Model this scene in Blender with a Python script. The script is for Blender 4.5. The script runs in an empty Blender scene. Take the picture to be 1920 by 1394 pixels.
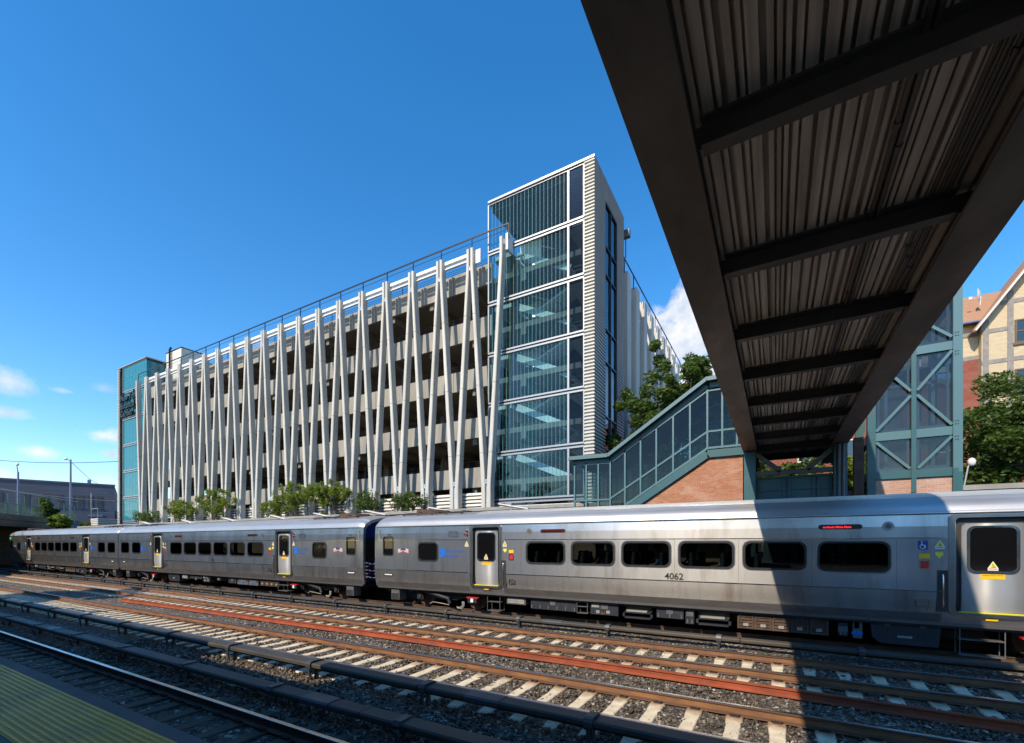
import bpy, bmesh, math, random
import numpy as np
from mathutils import Vector, Matrix, noise as mnoise
random.seed(7); np.random.seed(7)
R = math.radians
S = bpy.context.scene
COL = S.collection
ORG = {}

# ------------------------------------------------------------------ materials
MATS = {}
def nodes_of(name):
    m = bpy.data.materials.new(name); m.use_nodes = True
    nt = m.node_tree; nt.nodes.clear()
    out = nt.nodes.new('ShaderNodeOutputMaterial')
    MATS[name] = m
    return m, nt, out
def N(nt, t, **kw):
    n = nt.nodes.new(t)
    for k, v in kw.items():
        if k.startswith('i_'):
            key = k[2:]
            n.inputs[int(key) if key.isdigit() else key.replace('_', ' ')].default_value = v
        else: setattr(n, k, v)
    return n
def L(nt, a, b): nt.links.new(a, b)
def pos_vec(nt, scale=(1, 1, 1)):
    g = N(nt, 'ShaderNodeNewGeometry'); mp = N(nt, 'ShaderNodeMapping'); mp.inputs['Scale'].default_value = scale
    L(nt, g.outputs['Position'], mp.inputs['Vector']); return mp.outputs['Vector']
def c4(c): return (c[0], c[1], c[2], 1)
def mixc(nt, fac, a, b, blend='MIX'):
    m = N(nt, 'ShaderNodeMix', data_type='RGBA', blend_type=blend)
    for sock, v in ((m.inputs[0], fac), (m.inputs[6], a), (m.inputs[7], b)):
        if hasattr(v, 'links'): L(nt, v, sock)
        elif isinstance(v, (int, float)): sock.default_value = v
        else: sock.default_value = c4(v)
    return m.outputs[2]
def mth(nt, op, a, b=None, c=None, clamp=False):
    m = N(nt, 'ShaderNodeMath', operation=op, use_clamp=clamp)
    for i, v in enumerate((a, b, c)):
        if v is None: continue
        if hasattr(v, 'links'): L(nt, v, m.inputs[i])
        else: m.inputs[i].default_value = v
    return m.outputs[0]
def noise(nt, vec, scale, detail=4, rough=.55):
    n = N(nt, 'ShaderNodeTexNoise'); n.inputs['Scale'].default_value = scale; n.inputs['Detail'].default_value = detail
    n.inputs['Roughness'].default_value = rough; L(nt, vec, n.inputs['Vector']); return n.outputs['Fac']
def ramp(nt, fac, a, b):
    n = N(nt, 'ShaderNodeMapRange', clamp=True); n.inputs[1].default_value = a; n.inputs[2].default_value = b
    L(nt, fac, n.inputs[0]); return n.outputs[0]
def mat(name, col, rough=.6, metal=0, col2=None, var=.25, scale=2.0, stretch=(1, 1, 1), bump=0, bscale=30, bstretch=(1, 1, 1),
        dirt=None, dirt_amt=.0, dirt_scale=1.2, rvar=.12, spec=.5, coat=0, aniso=0, emit=None, est=0, contrast=(.3, .7), sharp=None):
    m, nt, out = nodes_of(name)
    p = N(nt, 'ShaderNodeBsdfPrincipled'); L(nt, p.outputs[0], out.inputs[0])
    v = pos_vec(nt, stretch)
    f = ramp(nt, noise(nt, v, scale), *contrast)
    if col2 is None: col2 = tuple(max(0, c * (1 - var)) for c in col)
    cc = mixc(nt, f, col, col2)
    if dirt:
        g = ramp(nt, noise(nt, pos_vec(nt, stretch), dirt_scale, 6, .65), .5, .72)
        cc = mixc(nt, mth(nt, 'MULTIPLY', g, dirt_amt), cc, dirt)
    L(nt, cc, p.inputs['Base Color'])
    rr = mth(nt, 'MULTIPLY_ADD', f, rvar, rough - rvar / 2, clamp=True); L(nt, rr, p.inputs['Roughness'])
    p.inputs['Metallic'].default_value = metal
    p.inputs['Specular IOR Level'].default_value = spec
    if coat: p.inputs['Coat Weight'].default_value = coat
    if aniso:
        p.inputs['Anisotropic'].default_value = aniso
        t = N(nt, 'ShaderNodeCombineXYZ'); t.inputs[2].default_value = 1; L(nt, t.outputs[0], p.inputs['Tangent'])
    if emit:
        p.inputs['Emission Color'].default_value = c4(emit); p.inputs['Emission Strength'].default_value = est
    nb = None
    if bump:
        b = N(nt, 'ShaderNodeBump'); b.inputs['Strength'].default_value = 1; b.inputs['Distance'].default_value = bump
        L(nt, noise(nt, pos_vec(nt, bstretch), bscale, 3), b.inputs['Height']); L(nt, b.outputs[0], p.inputs['Normal']); nb = b.outputs[0]
    if sharp:                                  # a second, tighter reflection lobe on polished metal
        g = N(nt, 'ShaderNodeBsdfAnisotropic'); L(nt, cc, g.inputs['Color']); g.inputs['Roughness'].default_value = sharp[0]; g.inputs['Anisotropy'].default_value = .45
        L(nt, t.outputs[0], g.inputs['Tangent'])
        if nb: L(nt, nb, g.inputs['Normal'])
        ms = N(nt, 'ShaderNodeMixShader'); ms.inputs[0].default_value = sharp[1]; L(nt, p.outputs[0], ms.inputs[1]); L(nt, g.outputs[0], ms.inputs[2]); L(nt, ms.outputs[0], out.inputs[0])
    return m
def brick_mat(name, c1, c2, mortar, scale=4.6, bump=.004):
    m, nt, out = nodes_of(name)
    p = N(nt, 'ShaderNodeBsdfPrincipled'); L(nt, p.outputs[0], out.inputs[0])
    g = N(nt, 'ShaderNodeNewGeometry'); s = N(nt, 'ShaderNodeSeparateXYZ'); L(nt, g.outputs['Position'], s.inputs[0])
    c = N(nt, 'ShaderNodeCombineXYZ'); L(nt, mth(nt, 'ADD', s.outputs[0], s.outputs[1]), c.inputs[0]); L(nt, s.outputs[2], c.inputs[1])
    b = N(nt, 'ShaderNodeTexBrick'); b.inputs['Scale'].default_value = scale
    b.inputs['Brick Width'].default_value = .92; b.inputs['Row Height'].default_value = .32; b.inputs['Mortar Size'].default_value = .035
    b.inputs['Color1'].default_value = c4(c1); b.inputs['Color2'].default_value = c4(c2); b.inputs['Mortar'].default_value = c4(mortar)
    L(nt, c.outputs[0], b.inputs['Vector'])
    f = ramp(nt, noise(nt, pos_vec(nt, (1, 1, 2.4)), .9, 6, .7), .45, .75)
    cc = mixc(nt, mth(nt, 'MULTIPLY', f, .44), b.outputs['Color'], tuple(min(1, x * 1.6 + .05) for x in mortar))
    cc = mixc(nt, mth(nt, 'MULTIPLY', noise(nt, pos_vec(nt), 7, 3), .35), cc, tuple(x * .5 for x in c1))
    L(nt, cc, p.inputs['Base Color']); p.inputs['Roughness'].default_value = .85
    bb = N(nt, 'ShaderNodeBump'); bb.inputs['Distance'].default_value = bump; bb.inputs['Strength'].default_value = 1
    L(nt, mth(nt, 'SUBTRACT', 1, b.outputs['Fac']), bb.inputs['Height']); L(nt, bb.outputs[0], p.inputs['Normal'])
    return m
def glass_mat(name, tint, refl=.9, rough=.02, ior=1.5, body=None, body_amt=0, wav=.0):
    m, nt, out = nodes_of(name)
    tr = N(nt, 'ShaderNodeBsdfTransparent'); tr.inputs[0].default_value = c4(tint)
    base = tr.outputs[0]
    if body:
        d = N(nt, 'ShaderNodeBsdfDiffuse'); d.inputs[0].default_value = c4(body)
        mx = N(nt, 'ShaderNodeMixShader'); mx.inputs[0].default_value = body_amt
        L(nt, base, mx.inputs[1]); L(nt, d.outputs[0], mx.inputs[2]); base = mx.outputs[0]
    gl = N(nt, 'ShaderNodeBsdfGlossy'); gl.inputs[0].default_value = (refl, refl, refl, 1); gl.inputs[1].default_value = rough
    fr = N(nt, 'ShaderNodeFresnel'); fr.inputs[0].default_value = ior
    if wav:
        b = N(nt, 'ShaderNodeBump'); b.inputs['Distance'].default_value = wav; b.inputs['Strength'].default_value = 1
        L(nt, noise(nt, pos_vec(nt), .9, 1), b.inputs['Height']); L(nt, b.outputs[0], gl.inputs['Normal']); L(nt, b.outputs[0], fr.inputs['Normal'])
    ms = N(nt, 'ShaderNodeMixShader'); L(nt, fr.outputs[0], ms.inputs[0]); L(nt, base, ms.inputs[1]); L(nt, gl.outputs[0], ms.inputs[2])
    L(nt, ms.outputs[0], out.inputs[0]); return m
def leaf_mat(name, c1, c2, trans=(.16, .28, .03)):
    m, nt, out = nodes_of(name)
    p = N(nt, 'ShaderNodeBsdfPrincipled'); p.inputs['Roughness'].default_value = .5; p.inputs['Specular IOR Level'].default_value = .35
    f = ramp(nt, noise(nt, pos_vec(nt), 1.6, 5), .35, .65)
    f2 = noise(nt, pos_vec(nt), 14, 2)
    cc = mixc(nt, f, c1, c2); cc = mixc(nt, ramp(nt, f2, .55, .75), cc, tuple(min(1, x * 1.5) for x in c2))
    L(nt, cc, p.inputs['Base Color'])
    t = N(nt, 'ShaderNodeBsdfTranslucent'); t.inputs[0].default_value = c4(trans)
    ms = N(nt, 'ShaderNodeMixShader'); ms.inputs[0].default_value = .3
    L(nt, p.outputs[0], ms.inputs[1]); L(nt, t.outputs[0], ms.inputs[2]); L(nt, ms.outputs[0], out.inputs[0]); return m

def emis(name, col, st):
    m, nt, out = nodes_of(name)
    e = N(nt, 'ShaderNodeEmission'); e.inputs[0].default_value = c4(col); e.inputs[1].default_value = st
    L(nt, e.outputs[0], out.inputs[0]); return m
#MATERIALS
def tie_mat(name, conc, rust):
    m, nt, out = nodes_of(name)
    p = N(nt, 'ShaderNodeBsdfPrincipled'); L(nt, p.outputs[0], out.inputs[0])
    tc = N(nt, 'ShaderNodeTexCoord'); s = N(nt, 'ShaderNodeSeparateXYZ'); L(nt, tc.outputs['Object'], s.inputs[0])
    d = mth(nt, 'ABSOLUTE', mth(nt, 'SUBTRACT', mth(nt, 'ABSOLUTE', s.outputs[1]), .76))
    v = pos_vec(nt)
    d2 = mth(nt, 'ADD', d, mth(nt, 'MULTIPLY', mth(nt, 'SUBTRACT', noise(nt, v, 9, 5), .5), .34))
    rf = N(nt, 'ShaderNodeMapRange', clamp=True); rf.inputs[1].default_value = .40; rf.inputs[2].default_value = .13; L(nt, d2, rf.inputs[0])
    base = mixc(nt, ramp(nt, noise(nt, v, 5, 5), .35, .7), conc, tuple(x * .68 for x in conc))
    oi = N(nt, 'ShaderNodeObjectInfo')
    base = mixc(nt, mth(nt, 'MULTIPLY', oi.outputs['Random'], .35), base, tuple(x * .6 for x in conc))
    L(nt, mixc(nt, mth(nt, 'MULTIPLY', rf.outputs[0], .85), base, rust), p.inputs['Base Color']); p.inputs['Roughness'].default_value = .85
    b = N(nt, 'ShaderNodeBump'); b.inputs['Distance'].default_value = .004; L(nt, noise(nt, v, 60, 3), b.inputs['Height']); L(nt, b.outputs[0], p.inputs['Normal'])
    return m
def ballast_mat(name, k=1.0):
    m, nt, out = nodes_of(name)
    p = N(nt, 'ShaderNodeBsdfPrincipled'); L(nt, p.outputs[0], out.inputs[0])
    v = pos_vec(nt)
    vo = N(nt, 'ShaderNodeTexVoronoi'); vo.inputs['Scale'].default_value = 17; L(nt, v, vo.inputs['Vector'])
    vd = N(nt, 'ShaderNodeTexVoronoi', feature='DISTANCE_TO_EDGE'); vd.inputs['Scale'].default_value = 17; L(nt, v, vd.inputs['Vector'])
    sx = N(nt, 'ShaderNodeSeparateColor'); L(nt, vo.outputs['Color'], sx.inputs[0])
    cr = N(nt, 'ShaderNodeValToRGB'); e = cr.color_ramp.elements
    e[0].color = (.035*k, .028*k, .022*k, 1); e[1].color = (.50*k, .44*k, .36*k, 1); e[1].position = 1
    for q, c in ((.3, (.075, .06, .046)), (.6, (.145, .112, .08)), (.85, (.2, .165, .128))):
        el = e.new(q); el.color = (c[0]*k, c[1]*k, c[2]*k, 1)
    L(nt, sx.outputs[0], cr.inputs[0])
    br = ramp(nt, noise(nt, v, .8, 5), .45, .7)
    cc = mixc(nt, mth(nt, 'MULTIPLY', br, .6), cr.outputs[0], (.10*k, .062*k, .036*k))
    L(nt, cc, p.inputs['Base Color']); p.inputs['Roughness'].default_value = .9
    b = N(nt, 'ShaderNodeBump'); b.inputs['Distance'].default_value = .03; b.inputs['Strength'].default_value = 1
    L(nt, mth(nt, 'MINIMUM', mth(nt, 'MULTIPLY', vd.outputs['Distance'], 4), mth(nt, 'ADD', sx.outputs[1], .25)), b.inputs['Height'])
    L(nt, b.outputs[0], p.inputs['Normal']); return m

# ------------------------------------------------------------------ mesh builder
class MB:
    def __init__(s): s.v = []; s.f = []; s.m = []; s.s = []
    def add(s, vs, fs, mi=0, sm=False):
        o = len(s.v); s.v += [tuple(p) for p in vs]
        for f in fs: s.f.append(tuple(i + o for i in f)); s.m.append(mi); s.s.append(sm)
        return s
    def box(s, x0, x1, y0, y1, z0, z1, mi=0):
        return s.add([(x0,y0,z0),(x1,y0,z0),(x1,y1,z0),(x0,y1,z0),(x0,y0,z1),(x1,y0,z1),(x1,y1,z1),(x0,y1,z1)],
                     [(0,3,2,1),(4,5,6,7),(0,1,5,4),(1,2,6,5),(2,3,7,6),(3,0,4,7)], mi)
    def bar(s, p0, p1, w, h, up=(0, 0, 1), mi=0, w2=None, h2=None):
        p0 = Vector(p0); p1 = Vector(p1); d = (p1 - p0).normalized(); a = d.cross(Vector(up))
        if a.length < 1e-4: a = d.cross(Vector((0, 1, 0)))
        a.normalize(); b = a.cross(d); w2 = w if w2 is None else w2; h2 = h if h2 is None else h2
        q = []
        for p, ww, hh in ((p0, w, h), (p1, w2, h2)):
            for i, j in ((-1,-1),(1,-1),(1,1),(-1,1)): q.append(p + a*(i*ww/2) + b*(j*hh/2))
        return s.add(q, [(0,3,2,1),(4,5,6,7),(0,1,5,4),(1,2,6,5),(2,3,7,6),(3,0,4,7)], mi)
    def tube(s, pts, r, n=8, mi=0, sm=True, cap=True):
        pts = [Vector(p) for p in pts]; rs = r if isinstance(r, (list, tuple)) else [r]*len(pts); rings = []
        ref = None
        for i, p in enumerate(pts):
            d = (pts[min(i+1, len(pts)-1)] - pts[max(i-1, 0)]).normalized()
            if ref is None: ref = d.orthogonal().normalized()
            a = (ref - d*ref.dot(d)); a = a.normalized() if a.length > 1e-5 else d.orthogonal().normalized(); ref = a; b = d.cross(a)
            rings.append([p + (a*math.cos(2*math.pi*k/n) + b*math.sin(2*math.pi*k/n))*rs[i] for k in range(n)])
        vs = [q for rg in rings for q in rg]; fs = []
        for i in range(len(pts)-1):
            for k in range(n): fs.append((i*n+k, i*n+(k+1)%n, (i+1)*n+(k+1)%n, (i+1)*n+k))
        s.add(vs, fs, mi, sm)
        if cap: s.add(rings[0], [tuple(range(n))[::-1]], mi); s.add(rings[-1], [tuple(range(n))], mi)
        return s
    def prism(s, poly, axis, a, b, mi=0, sm=False, cap=True):
        f = {'x': lambda t, p: (t, p[0], p[1]), 'y': lambda t, p: (p[0], t, p[1]), 'z': lambda t, p: (p[0], p[1], t)}[axis]
        n = len(poly); vs = [f(a, p) for p in poly] + [f(b, p) for p in poly]
        s.add(vs, [(i, (i+1)%n, n+(i+1)%n, n+i) for i in range(n)], mi, sm)
        if cap: s.add([f(a, p) for p in poly], [tuple(range(n))], mi); s.add([f(b, p) for p in poly], [tuple(range(n))], mi)
        return s
    def ring(s, outer, inner, y0, y1, mi=0):     # two outlines in x,z with equal counts -> frame between y0 and y1
        n = len(outer)
        vs = [(p[0], y0, p[1]) for p in outer] + [(p[0], y0, p[1]) for p in inner] + [(p[0], y1, p[1]) for p in outer] + [(p[0], y1, p[1]) for p in inner]
        fs = []
        for i in range(n):
            j = (i+1) % n
            fs += [(i, j, n+j, n+i), (2*n+i, 3*n+i, 3*n+j, 2*n+j), (i, 2*n+i, 2*n+j, j), (n+i, n+j, 3*n+j, 3*n+i)]
        return s.add(vs, fs, mi)
    def build(s, name, mats, parent=None, bevel=0, xf=None, loc=None, weld=False):
        if not isinstance(mats, (list, tuple)): mats = [mats]
        vs = s.v
        if xf is not None: vs = [tuple(xf @ Vector(p)) for p in vs]
        if parent is not None: o = ORG[parent.name]
        elif loc is not None: o = Vector(loc)
        else:
            a = np.array(vs); o = Vector(((a[:,0].min()+a[:,0].max())/2, (a[:,1].min()+a[:,1].max())/2, a[:,2].min()))
        me = bpy.data.meshes.new(name)
        me.from_pydata([(p[0]-o.x, p[1]-o.y, p[2]-o.z) for p in vs], [], s.f)
        for i, p in enumerate(me.polygons): p.material_index = s.m[i]; p.use_smooth = s.s[i]
        for mm in mats: me.materials.append(mm)
        bm = bmesh.new(); bm.from_mesh(me)
        if weld: bmesh.ops.remove_doubles(bm, verts=bm.verts, dist=1e-4)
        bmesh.ops.recalc_face_normals(bm, faces=bm.faces)
        if bevel: bmesh.ops.bevel(bm, geom=list(bm.edges), offset=bevel, segments=1, affect='EDGES', clamp_overlap=True)
        bm.to_mesh(me); bm.free()
        ob = bpy.data.objects.new(name, me); COL.objects.link(ob); ORG[ob.name] = o
        if parent is not None: ob.parent = parent
        else: ob.location = o
        return ob
def each(name, boxes, mats, parent, **k):      # one object for every box of the list
    return [MB().box(*b).build(name, mats, parent, **k) for b in boxes]
def raw(name, verts, faces, mats, parent=None, smooth=False):   # numpy mesh
    o = ORG[parent.name] if parent else Vector((float(verts[:,0].mean()), float(verts[:,1].mean()), float(verts[:,2].min())))
    v = (verts - np.array(o)).astype(np.float32); me = bpy.data.meshes.new(name); k = faces.shape[1]; nf = len(faces)
    me.vertices.add(len(v)); me.vertices.foreach_set('co', v.ravel()); me.loops.add(nf*k); me.loops.foreach_set('vertex_index', faces.astype(np.int32).ravel())
    me.polygons.add(nf); me.polygons.foreach_set('loop_start', np.arange(0, nf*k, k, dtype=np.int32)); me.polygons.foreach_set('loop_total', np.full(nf, k, dtype=np.int32))
    if smooth: me.polygons.foreach_set('use_smooth', np.ones(nf, dtype=bool))
    me.update(calc_edges=True); me.validate(); me.materials.append(mats)
    ob = bpy.data.objects.new(name, me); COL.objects.link(ob); ORG[ob.name] = o
    if parent: ob.parent = parent
    else: ob.location = o
    return ob
def tag(o, label=None, cat=None, group=None, kind=None):
    if label: o['label'] = label
    if cat: o['category'] = cat
    if group: o['group'] = group
    if kind: o['kind'] = kind
    return o
def root(name, loc, label, cat, group=None):
    e = bpy.data.objects.new(name, None); COL.objects.link(e); e.location = loc; e.empty_display_size = .3; ORG[e.name] = Vector(loc)
    return tag(e, label, cat, group)
def kids(o): return [c for c in bpy.data.objects if c.parent == o]
def dup(o, loc, label=None, children=True, childmap=None):
    c = o.copy(); COL.objects.link(c); c.location = loc; ORG[c.name] = Vector(loc)
    if label: c['label'] = label
    for k in (childmap if childmap is not None else kids(o)) if children else []:
        d = k.copy(); COL.objects.link(d); d.parent = c
    return c
def rrect(x0, x1, z0, z1, r, n=5):
    r = min(r, (x1-x0)/2-1e-4, (z1-z0)/2-1e-4); p = []
    for cx, cz, a0 in ((x1-r, z0+r, -90), (x1-r, z1-r, 0), (x0+r, z1-r, 90), (x0+r, z0+r, 180)):
        for i in range(n+1): a = R(a0+90*i/n); p.append((cx+r*math.cos(a), cz+r*math.sin(a)))
    return p
def text(name, s, size, m, parent, M, depth=.004, align='CENTER', width=1.0, bold=0.0):
    cu = bpy.data.curves.new(name, 'FONT'); cu.body = s; cu.size = size; cu.extrude = depth; cu.align_x = align; cu.align_y = 'CENTER'; cu.resolution_u = 3; cu.offset = bold
    t = bpy.data.objects.new(name, cu); COL.objects.link(t); bpy.context.view_layer.update()
    me = bpy.data.meshes.new_from_object(t.evaluated_get(bpy.context.evaluated_depsgraph_get()))
    COL.objects.unlink(t); bpy.data.objects.remove(t); bpy.data.curves.remove(cu)
    me.transform(Matrix.Translation(-ORG[parent.name]) @ M @ Matrix.Diagonal((width, 1, 1, 1)))
    me.materials.clear(); me.materials.append(m); me.name = name
    ob = bpy.data.objects.new(name, me); COL.objects.link(ob); ob.parent = parent; ORG[ob.name] = ORG[parent.name]
    return ob
def face_my(x, y, z): return Matrix.Translation((x, y, z)) @ Matrix.Rotation(R(90), 4, 'X')   # text facing -y
#CAM
# ------------------------------------------------------------------ camera, sky, sun
CZ = 2.66
cam = bpy.data.objects.new('camera', bpy.data.cameras.new('camera')); COL.objects.link(cam); S.camera = cam
cam.location = (0, 0, CZ); cam.rotation_euler = (R(90), 0, R(30.1))
cam.data.lens = 16; cam.data.sensor_width = 36; cam.data.shift_y = (1018-697)/1920; cam.data.clip_start = .05; cam.data.clip_end = 3000
def pray(px, py):
    u = (px-960)/853.33; v = (1018-py)/853.33; a = R(30.1)
    return Vector((-math.sin(a)+math.cos(a)*u, math.cos(a)+math.sin(a)*u, v))
def atY(px, y): d = pray(px, 1018); return d.x*y/d.y
SUND = Vector((-.23, -1.2, 1)).normalized()      # towards the sun
EL = math.asin(SUND.z); AZ = math.atan2(SUND.x, SUND.y)
sl = bpy.data.lights.new('sun', 'SUN'); sl.energy = 5.0; sl.angle = R(.53); sl.color = (1, .875, .68)
so = bpy.data.objects.new('sun', sl); COL.objects.link(so); so.rotation_euler = SUND.to_track_quat('Z', 'Y').to_euler(); so.location = (0, -30, 40)
W = bpy.data.worlds.new('World'); S.world = W; W.use_nodes = True
nt = W.node_tree; nt.nodes.clear()
wo = N(nt, 'ShaderNodeOutputWorld'); bg = N(nt, 'ShaderNodeBackground'); L(nt, bg.outputs[0], wo.inputs[0])
sky = N(nt, 'ShaderNodeTexSky', sky_type='NISHITA', sun_disc=False, sun_elevation=EL, sun_rotation=AZ, altitude=50, air_density=1.0, dust_density=.15, ozone_density=2.2)
hs = N(nt, 'ShaderNodeHueSaturation'); hs.inputs['Saturation'].default_value = 1.36; hs.inputs['Hue'].default_value = .4995; hs.inputs['Value'].default_value = 1.42
L(nt, sky.outputs[0], hs.inputs['Color'])
tc = N(nt, 'ShaderNodeTexCoord'); dirv = tc.outputs['Generated']
def vdot(v, c):
    n = N(nt, 'ShaderNodeVectorMath', operation='DOT_PRODUCT'); L(nt, v, n.inputs[0]); n.inputs[1].default_value = c; return n.outputs['Value']
nz = N(nt, 'ShaderNodeTexNoise'); nz.inputs['Scale'].default_value = 16; nz.inputs['Detail'].default_value = 12; nz.inputs['Roughness'].default_value = .66
L(nt, dirv, nz.inputs['Vector'])
BL = [(1280,585,40,75,1),(1318,570,34,60,1),(1290,630,90,70,1),(1345,630,90,80,1),(1245,640,62,56,1),(1400,690,120,70,1),(1262,715,90,60,1),(1190,700,80,60,1),
      (15,712,34,26,.8),(10,775,36,14,.7),(72,846,34,15,.95),(118,733,22,7,.5),(192,728,24,11,.35),(200,818,44,15,.9),(212,852,22,11,.8),(20,890,60,16,.6),(205,905,46,12,.5),
      (505,660,34,20,.6),(470,655,20,12,.5),(600,640,26,14,.5),(-120,760,90,30,.8),(2300,500,300,120,.8),(2600,820,300,90,.8),(1560,900,160,50,.6)]
mask = None
for px, py, rx, ry, op in BL:
    d = pray(px, py); ln = d.length; d.normalize()
    rt = d.cross(Vector((0, 0, 1))).normalized(); up = rt.cross(d).normalized()
    a = mth(nt, 'MULTIPLY', vdot(dirv, rt), 853.33*1.0/rx*ln*.98); b = mth(nt, 'MULTIPLY', vdot(dirv, up), 853.33/ry*ln*.98)
    q = mth(nt, 'SQRT', mth(nt, 'ADD', mth(nt, 'MULTIPLY', a, a), mth(nt, 'MULTIPLY', b, b)))
    mm = mth(nt, 'SUBTRACT', 1.0, q)
    mm = mth(nt, 'ADD', mm, mth(nt, 'MULTIPLY_ADD', nz.outputs['Fac'], 2.6, -1.3))
    mm = mth(nt, 'MULTIPLY', ramp(nt, mm, 0, .45 if op == 1 else 1.0), op)
    mm = mth(nt, 'MULTIPLY', mm, mth(nt, 'GREATER_THAN', vdot(dirv, d), .5))
    mask = mm if mask is None else mth(nt, 'MAXIMUM', mask, mm)
nz2 = N(nt, 'ShaderNodeTexNoise'); nz2.inputs['Scale'].default_value = 26; nz2.inputs['Detail'].default_value = 6; L(nt, dirv, nz2.inputs['Vector'])
cl = mixc(nt, ramp(nt, nz2.outputs['Fac'], .35, .62), (3.5, 4.1, 5.0), (5.8, 5.8, 5.9))
fin = mixc(nt, mask, hs.outputs[0], cl)
L(nt, fin, bg.inputs[0]); bg.inputs[1].default_value = .15
S.view_settings.view_transform = 'Standard'; S.view_settings.look = 'None'; S.view_settings.gamma = 1; S.view_settings.exposure = .27
S.cycles.max_bounces = 8; S.cycles.transparent_max_bounces = 16; S.cycles.caustics_reflective = False; S.cycles.caustics_refractive = False
S.cycles.sample_clamp_indirect = 6

# ------------------------------------------------------------------ material list
mat('ground_soil', (.09, .08, .065), .95, col2=(.05, .045, .035), scale=1.5)
ballast_mat('ballast'); ballast_mat('stone', 1.15)
tie_mat('tie_concrete', (.78, .65, .45), (.24, .11, .04)); tie_mat('tie_dirty_shade', (.10, .072, .048), (.10, .045, .02))  # dirty sleeper colour also carries the foreground shade
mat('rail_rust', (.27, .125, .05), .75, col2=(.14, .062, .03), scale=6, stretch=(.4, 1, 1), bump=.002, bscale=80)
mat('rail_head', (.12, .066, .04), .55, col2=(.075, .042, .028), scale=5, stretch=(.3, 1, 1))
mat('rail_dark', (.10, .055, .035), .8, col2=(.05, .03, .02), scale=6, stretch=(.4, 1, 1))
mat('rail_top', (.55, .54, .53), .22, 1, col2=(.38, .35, .33), scale=8, stretch=(.2, 3, 1))
mat('spare_rust', (.34, .075, .027), .85, col2=(.19, .045, .02), scale=5, stretch=(.5, 1, 1), bump=.002, bscale=90, dirt=(.12, .05, .03), dirt_amt=.6)
mat('clip_iron', (.045, .03, .022), .7)
mat('cover_board', (.036, .034, .031), .55, col2=(.065, .058, .048), scale=5, stretch=(.3, 2, 1), dirt=(.11, .08, .05), dirt_amt=.5, spec=.3)
mat('bracket_grp', (.055, .06, .066), .5, col2=(.035, .036, .04))
mat('platform_concrete', (.17, .17, .17), .85, col2=(.12, .12, .12), scale=3, bump=.002, bscale=120, dirt=(.07, .07, .07), dirt_amt=.5)
mat('platform_edge', (.12, .11, .10), .8, col2=(.10, .095, .09), scale=4, bump=.002, bscale=90)
mat('tactile_base_shade', (.72, .35, .03), .6, col2=(.42, .24, .02), scale=2.5)  # darker base: grime plus shade between the domes put into the colour
mat('tactile_yellow', (.95, .49, .06), .38, col2=(.70, .40, .045), scale=2.2, dirt=(.22, .22, .16), dirt_amt=.75, dirt_scale=2.6, spec=.5)
# train
mat('steel_brushed', (.50, .495, .49), .43, .84, col2=(.35, .345, .34), scale=.9, stretch=(1.2, 1, .25), bump=.0025, bscale=1.1, bstretch=(1.0, 1, .5), aniso=.74, dirt=(.17, .13, .095), dirt_amt=.5, dirt_scale=1.6, sharp=(.21, .45))
mat('steel_lower', (.46, .445, .43), .42, .84, col2=(.30, .28, .265), scale=1.2, stretch=(1.5, 1, .3), bump=.002, bscale=1.4, bstretch=(1, 1, .5), aniso=.74, dirt=(.16, .11, .075), dirt_amt=.6, dirt_scale=1.3, sharp=(.22, .45))
mat('steel_door', (.50, .49, .48), .46, .5, col2=(.42, .41, .40), scale=1.2, stretch=(2, 1, .3), bump=.001, bscale=1.4, aniso=.6)
mat('steel_sill', (.16, .15, .145), .5, .7, col2=(.10, .09, .085), scale=3, stretch=(.4, 1, 1))
mat('steel_roof', (.52, .51, .50), .42, .7, col2=(.40, .40, .40), scale=1, stretch=(.6, 2, 1), bump=.0015, bscale=1.2, dirt=(.3, .27, .24), dirt_amt=.35)
mat('steel_frame', (.34, .335, .33), .34, 1, col2=(.25, .24, .23), scale=3)
mat('chrome', (.72, .72, .72), .18, 1, var=.1)
mat('rubber', (.012, .012, .013), .5)
mat('trim_dark', (.035, .033, .032), .5)
glass_mat('window_tint', (.30, .31, .30), ior=1.45, refl=.45)
mat('window_dark', (.006, .006, .007), .06, spec=.55)
mat('interior_dark', (.03, .032, .035), .8)
mat('seat_blue', (.02, .045, .07), .7); mat('grab_steel', (.35, .42, .45), .35, .6)
mat('car_blue', (.008, .035, .20), .35, col2=(.006, .025, .15), scale=2)
mat('logo_blue', (.01, .13, .55), .4, var=.1)
mat('sticker_yellow', (.80, .46, .01), .45, var=.08); mat('sticker_bright', (.78, .70, .05), .45, var=.1)
mat('sticker_white', (.72, .72, .70), .5, var=.05); mat('sticker_red', (.50, .02, .02), .45, var=.1); mat('sticker_navy', (.01, .05, .25), .45, var=.1)
mat('black_paint', (.012, .012, .013), .45, var=.2)
mat('under_black', (.016, .017, .02), .6, col2=(.028, .025, .022), scale=3)
mat('under_navy', (.018, .023, .034), .5, col2=(.013, .016, .022), scale=3, dirt=(.07, .05, .035), dirt_amt=.5)
mat('under_grey', (.115, .12, .13), .5, col2=(.07, .07, .075), scale=4, dirt=(.09, .06, .04), dirt_amt=.6)
mat('under_rust', (.10, .055, .035), .8, col2=(.05, .03, .02), scale=5)
mat('under_pale', (.30, .285, .255), .5, var=.3, scale=5)
mat('step_yellow', (.62, .56, .03), .5, col2=(.5, .42, .05), scale=6)
emis('led_red', (1, .02, .03), 3.0); emis('led_dim', (.5, .01, .015), .25); emis('led_green', (.02, .8, .12), 1.2)
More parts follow.
